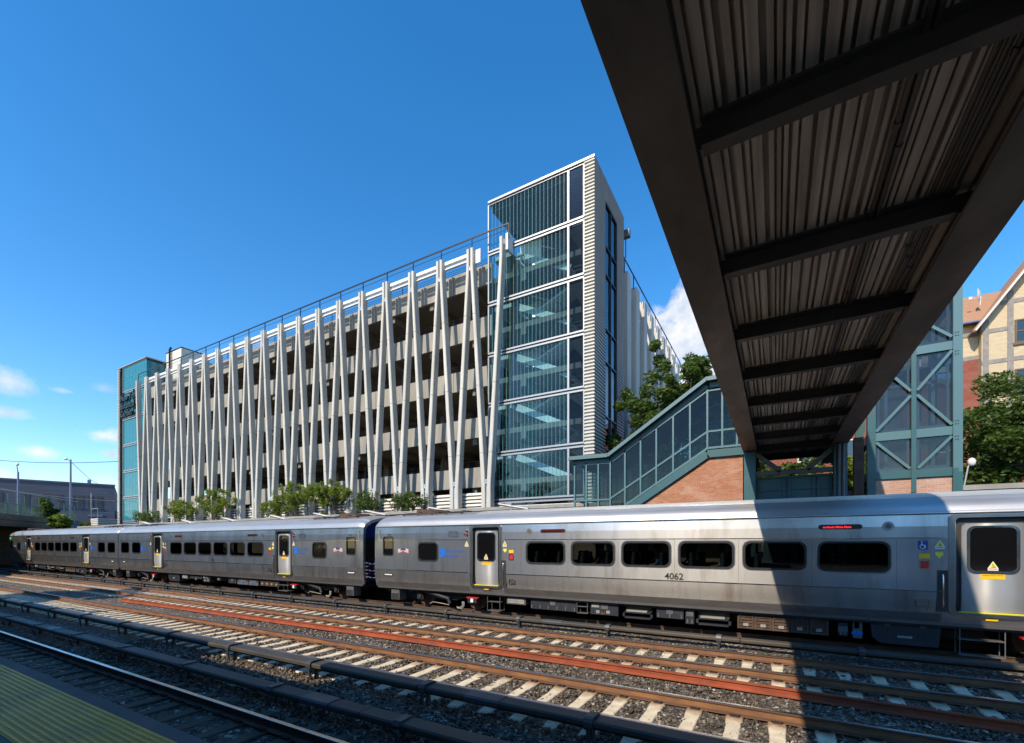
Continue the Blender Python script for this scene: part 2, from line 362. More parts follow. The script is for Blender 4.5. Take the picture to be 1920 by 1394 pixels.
# garage
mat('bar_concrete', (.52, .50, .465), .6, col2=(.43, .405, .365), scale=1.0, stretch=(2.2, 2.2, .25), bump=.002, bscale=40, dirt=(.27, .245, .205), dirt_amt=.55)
mat('joint_dark', (.10, .09, .08), .9)
mat('spandrel', (.315, .30, .275), .8, col2=(.25, .235, .21), scale=1.1, stretch=(1.8, 1, .3), bump=.004, bscale=30, dirt=(.15, .135, .115), dirt_amt=.6)
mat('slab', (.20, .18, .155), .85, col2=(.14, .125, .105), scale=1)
mat('louvre_white', (.60, .58, .54), .5, col2=(.52, .50, .46), scale=2)
mat('corrugated', (.44, .425, .395), .5, col2=(.38, .365, .34), scale=1.5, spec=.4)
mat('aluminium', (.34, .355, .38), .4, .4, col2=(.29, .305, .33), scale=3)
mat('rail_black', (.025, .028, .035), .4, .3)
mat('white_panel', (.74, .75, .77), .5, var=.06)
glass_mat('glass_channel', (.54, .74, .79), ior=1.45, refl=.85, rough=.05, body=(.04, .20, .24), body_amt=.03, wav=.02)
glass_mat('glass_clear', (.42, .52, .60), ior=1.33, refl=.9, rough=.01, wav=.01)
glass_mat('glass_blue', (.05, .10, .16), ior=1.9, refl=.95, rough=.01, wav=.015)
glass_mat('glass_far', (.12, .36, .42), ior=1.45, refl=.85, rough=.05, body=(.05, .30, .38), body_amt=.6, wav=.02)
mat('fin_teal', (.16, .42, .44), .3, var=.1)
mat('stair_inside', (.62, .66, .66), .7, var=.2); mat('room_inside', (.035, .045, .055), .8, var=.3)
emis('lamp_warm', (1, .72, .4), 6.0); emis('lamp_white', (1, .92, .8), 5.0)
mat('roof_box', (.60, .575, .53), .7, var=.12)
# teal structures
mat('teal', (.026, .095, .112), .42, col2=(.02, .078, .092), scale=1.4, dirt=(.10, .11, .10), dirt_amt=.3)
mat('teal_dark', (.022, .085, .105), .5, col2=(.018, .065, .08), scale=1.4)
mat('teal_pale', (.072, .16, .185), .42, col2=(.058, .13, .155), scale=1.2, dirt=(.10, .17, .19), dirt_amt=.4)
glass_mat('glass_teal', (.34, .46, .45), ior=1.45, refl=.8, rough=.02, wav=.01)
glass_mat('glass_lift', (.30, .37, .41), ior=1.5, refl=.95, rough=.01, body=(.10, .14, .17), body_amt=.12, wav=.02)
mat('roof_lead', (.16, .155, .15), .6, var=.3)
brick_mat('brick_orange', (.36, .11, .045), (.46, .185, .09), (.38, .28, .215), scale=5.0)
brick_mat('brick_pink', (.40, .20, .14), (.50, .29, .22), (.47, .40, .36), scale=5.0)
brick_mat('brick_red', (.24, .05, .03), (.30, .075, .045), (.20, .11, .085), scale=4.6)
mat('girder', (.125, .117, .108), .6, col2=(.065, .06, .055), scale=2.2, stretch=(1, .35, 1), bump=.012, bscale=3.2, bstretch=(1, .5, 1), dirt=(.20, .105, .05), dirt_amt=.6)
mat('deck_metal', (.80, .73, .65), .45, col2=(.42, .355, .295), scale=5, stretch=(3.2, .12, 1), dirt=(.07, .055, .045), dirt_amt=.6)
mat('crossbeam', (.085, .085, .08), .6, col2=(.055, .055, .052), scale=2)
mat('conduit', (.10, .085, .07), .6, var=.3)
mat('bridge_wall', (.10, .13, .14), .6)
# others
mat('stucco', (.54, .435, .30), .9, col2=(.46, .37, .25), scale=3, stretch=(1, 1, 2.5), bump=.03, bscale=5, bstretch=(1, 1, 3.5))
mat('timber_grey', (.27, .25, .235), .85, col2=(.19, .175, .165), scale=4, bump=.01, bscale=12)
mat('barge_white', (.60, .60, .62), .6, var=.1)
mat('roof_tile', (.40, .22, .13), .85, col2=(.28, .15, .09), scale=5, stretch=(3, 3, 6), bump=.03, bscale=9)
mat('window_frame', (.12, .08, .05), .5); mat('house_glass', (.03, .045, .06), .08, spec=.8)
mat('dish_white', (.7, .7, .7), .4, var=.05)
mat('warehouse', (.095, .105, .145), .85, col2=(.075, .083, .115), scale=.8, stretch=(.3, .3, 4), bump=.01, bscale=6)
mat('warehouse_win', (.055, .055, .065), .5, var=.3); mat('warehouse_trim', (.16, .175, .25), .7)
mat('bridge_concrete', (.15, .115, .085), .9, col2=(.10, .075, .055), scale=1.5, stretch=(1, 1, 3), bump=.01, bscale=5)
mat('fence_green', (.05, .12, .085), .6); mat('wire_pale', (.32, .36, .30), .5)
mat('pole_blue', (.14, .18, .33), .45, var=.2); mat('pole_galv', (.40, .42, .44), .45, .3)
mat('wire_dark', (.05, .055, .07), .6)
mat('street_asphalt', (.06, .06, .062), .9); mat('far_platform', (.30, .285, .265), .85, var=.25)
mat('retaining', (.20, .17, .13), .9, col2=(.13, .105, .08), scale=1.2, bump=.01, bscale=6)
mat('bark', (.10, .075, .055), .9, var=.4, scale=8, bump=.01, bscale=25)
leaf_mat('leaf_dark', (.030, .058, .014), (.060, .10, .022)); leaf_mat('leaf_mid', (.036, .066, .013), (.072, .112, .022), (.16, .26, .03))
leaf_mat('leaf_bright', (.085, .125, .015), (.17, .21, .03), (.30, .40, .04)); leaf_mat('leaf_vine', (.018, .036, .012), (.05, .075, .022))
mat('skin', (.42, .24, .16), .55, var=.12); mat('hair_dark', (.02, .014, .01), .6); mat('shirt_blue', (.03, .20, .34), .8, var=.2)
mat('shirt_dark', (.03, .03, .035), .85); mat('shirt_pale', (.40, .42, .45), .8)
mat('canopy_metal', (.16, .15, .14), .7)
# ------------------------------------------------------------------ ground, platforms
TC = [3.37, 7.575, 11.59, 15.80]; G = .7525
tag(MB().add([(-500, -60, -.34), (300, -60, -.34), (300, 600, -.34), (-500, 600, -.34)], [(0, 1, 2, 3)]).build('ground', MATS['ground_soil']), kind='structure')
# ballast bed: relief near the camera
def ballast_bed():
    xs = np.concatenate([np.arange(-150, -16, 2.0), np.arange(-16, 6.2, .055), np.arange(6.5, 40, 2.0)]); ys = np.arange(1.75, 17.4, .075)
    Xg, Yg = np.meshgrid(xs, ys, indexing='ij'); n = Xg.shape
    rng = np.random.RandomState(3); Zg = -.205 + rng.normal(0, .011, n)
    dist = np.min([np.abs(Yg - c) for c in TC], axis=0)
    Zg += np.where(dist > 1.3, .0, .0) + .05*np.exp(-((dist-1.75)/.35)**2) + .012*np.sin(Xg*1.7+Yg*2.1)
    v = np.stack([Xg, Yg, Zg], -1).reshape(-1, 3); i = np.arange(n[0]*n[1]).reshape(n)
    f = np.stack([i[:-1,:-1], i[1:,:-1], i[1:,1:], i[:-1,1:]], -1).reshape(-1, 4)
    tag(raw('ballast_bed', v, f, MATS['ballast']), kind='structure')
ballast_bed()
def stones():
    rng = np.random.RandomState(5); n = 22000
    # sample in view wedge, denser near
    x = np.empty(0); y = np.empty(0)
    while len(x) < n:
        yy = 4.0 + 9.2*rng.rand(40000); t = yy/ (math.cos(R(30.1)) + .5*rng.uniform(-.75, 1.1, 40000)); xx = rng.uniform(-16, 5, 40000)
        keep = rng.rand(40000) < np.clip(1.6/(1+.25*np.hypot(xx, yy-3)), 0, 1)
        dist = np.min([np.abs(yy - c) for c in TC], axis=0)
        inr = np.abs(dist-.7525) > .09
        keep &= inr & (np.abs(yy-9.62) > .14) & ((dist > 1.33) | (((xx+.1) % .61) > .0))
        k = np.nonzero(keep)[0]; x = np.concatenate([x, xx[k]]); y = np.concatenate([y, yy[k]])
    x = x[:n]; y = y[:n]
    oct_v = np.array([(1,0,0),(-1,0,0),(0,1,0),(0,-1,0),(0,0,1),(0,0,-1),(.6,.6,.55),(-.6,.5,.5),(.5,-.65,.5),(-.55,-.55,.6)], float)
    bm = bmesh.new()
    for p in oct_v: bm.verts.new(p)
    r = bmesh.ops.convex_hull(bm, input=bm.verts); bmesh.ops.triangulate(bm, faces=bm.faces[:])
    bm.verts.index_update(); base = np.array([v.co[:] for v in bm.verts]); fc = np.array([[v.index for v in f.verts] for f in bm.faces]); bm.free()
    nv = len(base); jit = base[None] * (1 + rng.normal(0, .22, (n, nv, 1)))
    s = rng.uniform(.014, .042, (n, 1, 1)) * rng.uniform(.7, 1.3, (n, 1, 3)); a = rng.uniform(0, 6.28, n); b = rng.uniform(0, 6.28, n)
    v = jit*s
    ca, sa = np.cos(a)[:, None], np.sin(a)[:, None]; v = np.stack([v[..., 0]*ca - v[..., 1]*sa, v[..., 0]*sa + v[..., 1]*ca, v[..., 2]], -1)
    cb, sb = np.cos(b)[:, None], np.sin(b)[:, None]; v = np.stack([v[..., 0], v[..., 1]*cb - v[..., 2]*sb, v[..., 1]*sb + v[..., 2]*cb], -1)
    dist = np.min([np.abs(y - c) for c in TC], axis=0); intie = (dist < 1.3) & (np.abs(((x+.305) % .61)-.305) < .15)
    z = np.where(intie, -.225, -.19) + rng.normal(0, .008, n) + .05*np.exp(-((dist-1.75)/.35)**2)
    v += np.stack([x, y, z], -1)[:, None]
    f = (fc[None] + (np.arange(n)*nv)[:, None, None]).reshape(-1, 3)
    tag(raw('ballast_stones', v.reshape(-1, 3), f, MATS['stone']), kind='stuff')
stones()
# near platform
PZ = 1.26
tag(MB().box(-70, 12, -4.6, 1.58, PZ-.35, PZ).box(-70, 12, -4.4, 1.35, -.34, PZ-.35).build('platform', MATS['platform_concrete']), kind='structure')
tag(MB().box(-70, 12, 1.58, 1.70, PZ-.30, PZ-.003).build('platform_kerb', MATS['platform_edge']), kind='structure')
def tactile():
    mb = MB(); z = PZ+.004
    for k in range(-18, 5):
        x0 = k*1.22; mb.box(x0+.003, x0+1.217, 1.0, 1.578, PZ-.02, z)
    px = .0445
    for i in range(-170, 10):
        for j in range(13):
            x = i*px; y = 1.024 + j*px
            n = 8; r0, r1 = .0155, .0105
            vs = [(x+r0*math.cos(q*.7854), y+r0*math.sin(q*.7854), z-.0005) for q in range(n)] + [(x+r1*math.cos(q*.7854), y+r1*math.sin(q*.7854), z+.0055) for q in range(n)]
            mb.add(vs, [(q, (q+1)%n, n+(q+1)%n, n+q) for q in range(n)] + [tuple(range(n, 2*n))], 1)
    tag(mb.build('tactile_paving', [MATS['tactile_base_shade'], MATS['tactile_yellow']]), kind='structure')
tactile()
tag(MB().box(-68, 14, 17.5, 21.5, -.34, 1.26).box(-68, 14, 17.48, 18.1, 1.1, 1.275).build('far_platform', MATS['far_platform']), kind='structure')
tag(MB().box(-73, 60, 21.5, 300, -.34, 4.5).build('street_ground', MATS['street_asphalt']), kind='structure')
# retaining wall behind the far platform
def rwall():
    r = root('retaining_wall', (-30, 21.5, 1.2), 'long low weathered retaining wall behind the far platform', 'wall')
    MB().box(-72.8, 14, 21.25, 21.498, 1.2, 4.45).build('wall_face', MATS['retaining'], r); MB().box(-72.8, 14, 21.15, 21.6, 4.45, 4.62).build('coping', MATS['far_platform'], r)
rwall()
# ------------------------------------------------------------------ rails
RP = [(-.036, -.004), (-.030, 0), (.030, 0), (.036, -.004), (.036, -.034), (.010, -.046), (.009, -.135), (.030, -.148), (.07, -.157), (.07, -.168), (-.07, -.168), (-.07, -.157), (-.030, -.148), (-.009, -.135), (-.010, -.046), (-.036, -.034)]
def rail(y, label, mside, x0=-150, x1=40):
    mb = MB(); n = len(RP)
    for a, b in zip(np.arange(x0, x1, 12.0), np.arange(x0+12, x1+12, 12.0)):
        P = [(y+p[0], p[1]) for p in RP]; b2 = b-.006
        vs = [(a, *p) for p in P] + [(b2, *p) for p in P]
        for i in range(n):
            j = (i+1) % n; mb.add([vs[i], vs[j], vs[n+j], vs[n+i]], [(0, 1, 2, 3)], 1 if i in (0, 1, 2) else 2 if i in (3, 15, 8, 9, 11, 12) else 0)
        mb.add(vs[:n], [tuple(range(n))]); mb.add(vs[n:], [tuple(range(n))])
    return tag(mb.build('running_rail', [MATS[mside], MATS['rail_top'], MATS['rail_head' if mside == 'rail_rust' else 'rail_dark']]), label, 'rail', 'running rails')
RL = [['running rail tucked out of sight below the yellow platform edge', 'shiny dark rail beyond the yellow platform edge, in shade'],
      ['rusty rail just behind the hooped third rail cover', 'orange sided rail on the near side of the gravel strip with the loose red rail'],
      ['brown rail just behind the loose red rusty rail', 'brown rail between the last pale sleepers and the third rail beside the train'],
      ['rail under the near wheels of the train', 'rail under the far wheels of the train']]
for t in range(4):
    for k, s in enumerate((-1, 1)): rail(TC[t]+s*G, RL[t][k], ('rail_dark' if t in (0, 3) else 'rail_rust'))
# loose rusty rail lying on the ballast
def spare():
    mb = MB(); n = len(RP); path = [(-27.0, 9.42), (-22, 9.52), (-16, 9.6), (-10, 9.67), (-4, 9.70), (0, 9.63), (4, 9.48), (9, 9.2)]; RZ = .03
    for (a, ya), (b, yb) in zip(path[:-1], path[1:]):
        A = [(a, ya+p[0]*1.05, RZ+p[1]*.95) for p in RP]; B = [(b, yb+p[0]*1.05, RZ+p[1]*.95) for p in RP]
        for i in range(n): j = (i+1) % n; mb.add([A[i], A[j], B[j], B[i]], [(0, 1, 2, 3)])
    mb.add([(path[0][0], path[0][1]+p[0]*1.05, RZ+p[1]*.95) for p in RP], [tuple(range(n))])
    tag(mb.build('loose_rail', MATS['spare_rust']), 'loose red rusted rail lying on the gravel between two tracks', 'rail')
spare()
# ------------------------------------------------------------------ sleepers
def tie_mesh():
    mb = MB(); st = [(-1.28, -.20, .085), (-1.24, -.178, .11), (-1.0, -.168, .125), (-.55, -.168, .125), (-.25, -.182, .105), (.25, -.182, .105), (.55, -.168, .125), (1.0, -.168, .125), (1.24, -.178, .11), (1.28, -.20, .085)]
    for (y0, z0, w0), (y1, z1, w1) in zip(st[:-1], st[1:]):
        a = [(-w0-.025, y0, -.33), (-w0, y0, z0-.012), (-w0+.014, y0, z0), (w0-.014, y0, z0), (w0, y0, z0-.012), (w0+.025, y0, -.33)]
        b = [(-w1-.025, y1, -.33), (-w1, y1, z1-.012), (-w1+.014, y1, z1), (w1-.014, y1, z1), (w1, y1, z1-.012), (w1+.025, y1, -.33)]
        for i in range(5): mb.add([a[i], a[i+1], b[i+1], b[i]], [(0, 1, 2, 3)])
    for y0, z0, w0 in (st[0], st[-1]): mb.add([(-w0-.025, y0, -.33), (-w0, y0, z0-.012), (w0, y0, z0-.012), (w0+.025, y0, -.33)], [(0, 1, 2, 3)])
    return mb
def clip_mesh(s):
    mb = MB()
    if True:
        for dx in (-.045, .045):
            mb.tube([(dx-.02, s*.055, -.150), (dx-.03, s*.10, -.135), (dx, s*.135, -.125), (dx+.03, s*.10, -.135), (dx+.02, s*.055, -.148)], .011, 6)
        mb.box(-.065, .065, s*.078 if s > 0 else -.125, .125 if s > 0 else -.078, -.172, -.145)
    return mb
def sleepers():
    rows = [(0, -30, 1.8, 'tie_dirty_shade', 'shadowed brown sleeper under the shiny rail by the yellow platform edge', 'sleepers of the platform track'),
            (1, -60, 4.3, 'tie_concrete', 'pale concrete sleeper of the track behind the hooped third rail cover', 'sleepers of the middle track'),
            (2, -75, 6.6, 'tie_concrete', 'pale concrete sleeper of the track between the loose red rail and the train', 'sleepers of the track beside the train')]
    rest = MB()
    for t, xa, xb, mname, label, grp in rows:
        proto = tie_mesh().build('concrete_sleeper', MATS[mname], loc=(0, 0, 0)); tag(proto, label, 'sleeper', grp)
        c0 = clip_mesh(-1).build('rail_clip', MATS['clip_iron'], proto); c0.location = (0, -G, 0); c2 = clip_mesh(1).build('rail_clip', MATS['clip_iron'], proto); c2.location = (0, -G, 0)
        c1 = dup(c0, (0, G, 0)); c1.parent = proto; c3 = dup(c2, (0, G, 0)); c3.parent = proto
        cm = [c0, c1, c2, c3]; off = .02*t
        ks = range(int(xa/.61), int(xb/.61)+1); first = True
        for k in ks:
            x = k*.61 + off + random.uniform(-.012, .012)
            if first: proto.location = (x, TC[t], 0); first = False; continue
            d = dup(proto, (x, TC[t], random.uniform(-.006, .004)), childmap=cm if x > -22 else []); d.rotation_euler = (0, 0, random.gauss(0, .008))
        for k in range(int((-118 if t else -50)/.61), int(xa/.61)):
            x = k*.61+off; rest.box(x-.12, x+.12, TC[t]-1.28, TC[t]+1.28, -.33, -.17)
    o = tag(rest.build('distant_sleepers', MATS['tie_concrete']), kind='stuff')
sleepers()
# ------------------------------------------------------------------ third rails
def third(Y, z, label, xs, x0, x1, hoop, posts=True):
    r = root('third_rail', (0, Y, z-.3), label, 'third rail', 'covered third rails')
    P = [(-.028, 0), (.028, 0), (.028, -.03), (.01, -.04), (.01, -.07), (.045, -.085), (.045, -.095), (-.045, -.095), (-.045, -.085), (-.01, -.07), (-.01, -.04), (-.028, -.03)]
    MB().prism([(Y+p[0]+.02, z-.05+p[1]) for p in P], 'x', x0, x1).build('conductor_rail', MATS['rail_dark'], r)
    mb = MB(); cut = x0
    C = [(-.135, -.065), (-.150, -.06), (-.150, -.005), (-.130, .022), (.10, .03), (.135, .018), (.135, -.01), (.11, .0), (-.115, -.004), (-.130, -.02)]
    L_ = 9.1; k = 0
    while cut < x1:
        e = min(cut+L_, x1); dz = random.uniform(-.004, .004); mb.prism([(Y+p[0], z+p[1]+dz) for p in C], 'x', cut+.01, e-.01); cut = e; k += 1
    mb.build('cover_board', MATS['cover_board'], r)
    for x in xs[2::4]: MB().prism([(Y+p[0]*1.09, z+p[1]*1.12+.004) for p in C[:7]], 'x', x+.9, x+1.55).build('joint_cover', MATS['bracket_grp'], r)
    for x in xs:
        b = MB(); s = -1
        path = [(Y+.17, z-.02), (Y+.165, z+.03), (Y+.11, z+.062), (Y-.10, z+.066), (Y-.16, z+.05), (Y-.185, z+.0)] if hoop else [(Y+.15, z-.01), (Y+.12, z+.05), (Y-.13, z+.046), (Y-.165, z-.02)]
        if hoop: path += [(Y-.185, z-.07), (Y-.165, z-.11)]
        for q0, q1 in zip(path[:-1], path[1:]): b.bar((x, *q0), (x, *q1), .13, .026, up=(1, 0, 0)) if False else b.add([(x-.065, q0[0], q0[1]), (x+.065, q0[0], q0[1]), (x+.065, q1[0], q1[1]), (x-.065, q1[0], q1[1])], [(0, 1, 2, 3)])
        # thicken: inner copy
        inn = [(Y+(p[0]-Y)*.86, z+(p[1]-z)*.62 if p[1] > z else p[1]) for p in path]
        for q0, q1 in zip(inn[:-1], inn[1:]): b.add([(x-.065, q0[0], q0[1]), (x+.065, q0[0], q0[1]), (x+.065, q1[0], q1[1]), (x-.065, q1[0], q1[1])], [(0, 1, 2, 3)])
        for i in range(len(path)-1):
            for dx in (-.065, .065): b.add([(x+dx, *path[i]), (x+dx, *path[i+1]), (x+dx, *inn[i+1]), (x+dx, *inn[i])], [(0, 1, 2, 3)])
        b.bar((x, Y-.165, z-.10), (x, Y-.12, -.2), .055, .03, up=(0, 1, 0))
        b.box(x-.1, x+.1, Y-.28, Y+.05, -.23, -.185)
        b.tube([(x, Y+.02, -.2), (x, Y+.02, z-.14)], [.055, .04], 8)
        b.build('bracket', MATS['bracket_grp'], r)
    return r
third(6.17, .16, 'third rail with hooped black brackets crossing the picture bottom', [-2.26-3.03*k for k in range(-1, 12)], -60, 6, True)
third(4.88, .10, 'low dark covered third rail beside the yellow platform edge', [-1.6-3.03*k for k in range(0, 10)], -60, 1.2, False)
third(13.30, .14, 'grey covered third rail running along beside the train', [-1.31+3.04*k for k in range(-20, 3)], -110, 12, True)
def planks():
    k = 0
    for x in [-2.26-3.03*k for k in range(0, 8)]:
        o = MB().box(x-.14, x+.14, 5.55, 6.45, -.235, -.19).build('bracket_plank', MATS['tie_dirty_shade'], bevel=.008)
        tag(o, 'flat weathered plank under a hooped third rail bracket', 'plank', 'planks under the third rail brackets')
planks()
# ------------------------------------------------------------------ train
YC = 15.8; CL = 25.2
YP = [(.80, 1.515), (.90, 1.535), (1.0, 1.552), (1.1, 1.568), (1.22, 1.584), (1.34, 1.596), (1.46, 1.603), (1.52, 1.605), (2.765, 1.605), (3.05, 1.594), (3.33, 1.572)]
def yp(z):
    for (a, ya), (b, yb) in zip(YP[:-1], YP[1:]):
        if z <= b: return ya + (yb-ya)*max(0, z-a)/(b-a)
    return YP[-1][1]
ROOF = [(1.572, 3.33), (1.615, 3.335), (1.625, 3.36), (1.60, 3.385), (1.58, 3.42), (1.55, 3.50), (1.49, 3.58), (1.40, 3.655), (1.28, 3.715), (1.27, 3.735), (1.10, 3.79), (.85, 3.85), (.55, 3.905), (.25, 3.94), (0, 3.95)]
WZ = (1.95, 2.67)
def train_car(x0, dr, label, number, lit, seats):
    r = root('train_car', (x0+dr*CL/2, YC, 0), label, 'train car', 'cars of the train')
    S_ = lambda s: x0+dr*s
    wins = [(.52, 1.08, 2.12, 2.90, .07), (2.50, 3.48, 1.94, 2.65, .13)] + [(7.53+1.716*k, 8.96+1.716*k, *WZ, .16) for k in range(6)] + [(21.75, 23.0, *WZ, .14), (23.5, 24.75, *WZ, .14)]
    doors = [(5.20, 6.37), (18.74, 19.95)]
    holes = [(w[0], w[1], w[2], w[3]) for w in wins] + [(d[0], d[1], 1.06, 3.24) for d in doors]
    ss = sorted({0, .12, CL-.12, CL} | {round(h[i], 3) for h in holes for i in (0, 1)} | {round(.12+k*1.2, 3) for k in range(1, 21)})
    zs = sorted({p[0] for p in YP} | {h[i] for h in holes for i in (2, 3)})
    up = MB(); lo = MB()
    for sg in (-1, 1):
        for s0, s1 in zip(ss[:-1], ss[1:]):
            for z0, z1 in zip(zs[:-1], zs[1:]):
                cs, cz = (s0+s1)/2, (z0+z1)/2
                if any(h[0] < cs < h[1] and h[2] < cz < h[3] for h in holes): continue
                q = [(S_(s0), YC+sg*yp(z0), z0), (S_(s1), YC+sg*yp(z0), z0), (S_(s1), YC+sg*yp(z1), z1), (S_(s0), YC+sg*yp(z1), z1)]
                (up if cz > 1.52 else lo).add(q, [(0, 1, 2, 3)], 0, cz < 1.52)
    lo2 = lo.build('lower_side', MATS['steel_lower'], r, weld=True); body = up.build('body', MATS['steel_brushed'], r, weld=True)
    # beads
    t = MB()
    for a, b in ((.15, 4.95), (6.6, 18.48), (20.15, CL-.12)):
        for z, h, m in ((2.775, .010, 0), (1.52, .013, 0)): t.box(*sorted((S_(a), S_(b))), YC-yp(z)-.007, YC-yp(z)+.004, z-h, z+h)
    t.build('trim_strip', MATS['chrome'], r)
    for q in [1.9, 4.0, 7.3] + [9.1+1.716*k for k in range(6)] + [20.6, 21.6, 23.25]:
        MB().box(S_(q)-.003, S_(q)+.003, YC-1.6065, YC-1.60, 1.56, 2.74).build('panel_seam', MATS['trim_dark'], r)
    MB().box(*sorted((S_(.1), S_(CL-.1))), YC-1.527, YC-1.40, .72, .80).box(*sorted((S_(.1), S_(CL-.1))), YC+1.40, YC+1.527, .72, .80).build('side_sill', MATS['steel_sill'], r)
    sk = MB()
    for a, b in ((.15, 5.0), (6.55, 18.5), (20.1, CL-.1)):
        sk.add([(S_(a), YC-1.556, 1.0), (S_(b), YC-1.556, 1.0), (S_(b), YC-1.524, .802), (S_(a), YC-1.524, .802)], [(0, 1, 2, 3)])
    sk.build('sill_band', MATS['steel_sill'], r)
    MB().box(*sorted((S_(.1), S_(CL-.1))), YC-1.578, YC-1.55, 3.322, 3.334).build('gutter_seal', MATS['rubber'], r)
    # roof, falling away a little at both ends
    rf = MB(); prof = ROOF + [(-y, z) for y, z in ROOF[-2::-1]]
    st = [(0, -.10, .97), (.10, -.035, .99), (.35, 0, 1), (1.2, 0, 1)] + [(1.2+k*1.9, 0, 1) for k in range(1, 12)] + [(CL-1.2, 0, 1), (CL-.35, 0, 1), (CL-.10, -.035, .99), (CL, -.10, .97)]
    rows = [[(S_(s), YC+y*k, z+dz*min(1, (z-3.33)/.3)) for y, z in prof] for s, dz, k in st]
    for A, B in zip(rows[:-1], rows[1:]):
        for i in range(len(prof)-1): rf.add([A[i], A[i+1], B[i+1], B[i]], [(0, 1, 2, 3)], 0, True)
    roof = rf.build('roof', MATS['steel_roof'], r, weld=True)
    rb = MB()
    for k in range(-9, 10):
        y = k*.125; z = np.interp(abs(y), [p[0] for p in ROOF[::-1]], [p[1] for p in ROOF[::-1]]); rb.box(*sorted((S_(5), S_(CL-5))), YC+y-.012, YC+y+.012, z-.01, z+.012)
    rb.build('roof_rib', MATS['steel_roof'], roof); bpy.data.objects[-1] if False else None
    for sa, sb in ((1.0, 4.3), (CL-4.3, CL-1.0)):
        h = MB(); a, b = sorted((S_(sa), S_(sb)))
        for y in (-.95, -.4, .4, .95):
            z = np.interp(abs(y), [p[0] for p in ROOF[::-1]], [p[1] for p in ROOF[::-1]]); h.box(a, b, YC+y-.02, YC+y+.02, z+.03, z+.06)
            for q in np.linspace(a+.1, b-.1, 5): h.box(q-.03, q+.03, YC+y-.03, YC+y+.03, z-.02, z+.03)
        for q in np.linspace(a+.1, b-.1, 5): h.box(q-.015, q+.015, YC-.95, YC+.95, 3.955, 3.975)
        h.build('roof_rack', MATS['trim_dark'], roof)
    a, b = sorted((S_(1.6), S_(2.7))); MB().prism([(a, 3.90), (b, 3.90), (b+.12*1, 3.95), (b-.1, 4.09), (a+.02, 4.09), (a-.04, 3.95)], 'y', YC-.7, YC+.3).build('roof_box', MATS['under_rust'], roof)
    # ends: bright collar, recessed blue mask, gangway door, chains
    for s, d in ((0, 1), (CL, -1)):
        ex = S_(s); inw = dr*d
        o = [(YC+sg*yp(z)*1.0, z) for sg, zz in ((-1, [.80, 1.1, 1.52, 2.7, 3.33]), (1, [3.33, 2.7, 1.52, 1.1, .80])) for z in zz]
        top = [(YC+y*.97, z-.10*min(1, (z-3.33)/.3)) for y, z in prof[::-1] if z > 3.33]
        poly = o[:5] + [p for p in sorted(top, key=lambda p: p[0])] + o[5:]
        c = MB(); cx = YC; cy = 2.2
        inner = [(cx+(p[0]-cx)*.93, cy+(p[1]-cy)*.93) for p in poly]; n = len(poly)
        for i in range(n-1):
            c.add([(ex, *poly[i]), (ex, *poly[i+1]), (ex-inw*.02, *inner[i+1]), (ex-inw*.02, *inner[i])], [(0, 1, 2, 3)], 0, True)
            c.add([(ex-inw*.02, *inner[i]), (ex-inw*.02, *inner[i+1]), (ex+inw*.22, *inner[i+1]), (ex+inw*.22, *inner[i])], [(0, 1, 2, 3)], 1)
        c.build('end_collar', [MATS['steel_brushed'], MATS['car_blue' if s == 0 else 'trim_dark']], r)
        e = MB().add([(ex+inw*.2, *p) for p in inner], [tuple(range(n))]); em = e.build('end_mask', MATS['car_blue' if s == 0 else 'trim_dark'], r)
        g = MB().box(*sorted((ex+inw*.19, ex+inw*.14)), YC-.5, YC+.5, .85, 2.95).box(*sorted((ex+inw*.19, ex+inw*.14)), YC-1.35, YC-.7, 1.9, 2.9).box(*sorted((ex+inw*.19, ex+inw*.14)), YC+.7, YC+1.35, 1.9, 2.9)
        g.build('end_door', MATS['black_paint'], em)
        h = MB()
        for z in (1.15, 1.45, 1.75):
            h.tube([(ex-inw*.03, YC-1.42, z), (ex-inw*.32, YC-1.42, z-.05)], .022, 6)
        for k in range(5): h.box(*sorted((ex-inw*.04, ex-inw*.16)), YC-1.50, YC-1.34, 1.1+.16*k, 1.14+.16*k)
        h.build('end_chain', MATS['under_grey'], r)
        MB().tube([(ex+inw*.3, YC, .62), (ex-inw*.42, YC, .62)], .12, 8).box(*sorted((ex-inw*.05, ex-inw*.34)), YC-.28, YC+.28, .40, .84).build('coupler', MATS['under_black'], r)
    # windows
    for s0, s1, z0, z1, rad in wins:
        a, b = sorted((S_(s0), S_(s1)))
        for sg in (-1, 1):
            y = YC+sg*1.605
            w = MB().ring(rrect(a-.028, b+.028, z0-.028, z1+.028, rad+.03), rrect(a+.022, b-.022, z0+.022, z1-.022, rad), y+sg*.010, y-sg*.05).build('window', MATS['rubber'], r)
            pn = [(p[0], y-sg*.022, p[1]) for p in rrect(a+.01, b-.01, z0+.01, z1-.01, rad)]
            MB().add(pn, [tuple(range(len(pn)))]).build('pane', MATS['window_tint' if s0 > 5 else 'window_dark'], w)
            if sg < 0 and s0 > 1.5:
                MB().ring(rrect(a-.055, b+.055, z0-.055, z1+.055, rad+.05), rrect(a-.027, b+.027, z0-.027, z1+.027, rad+.03), y-.004, y+.003).build('window_trim', MATS['steel_frame'], w)
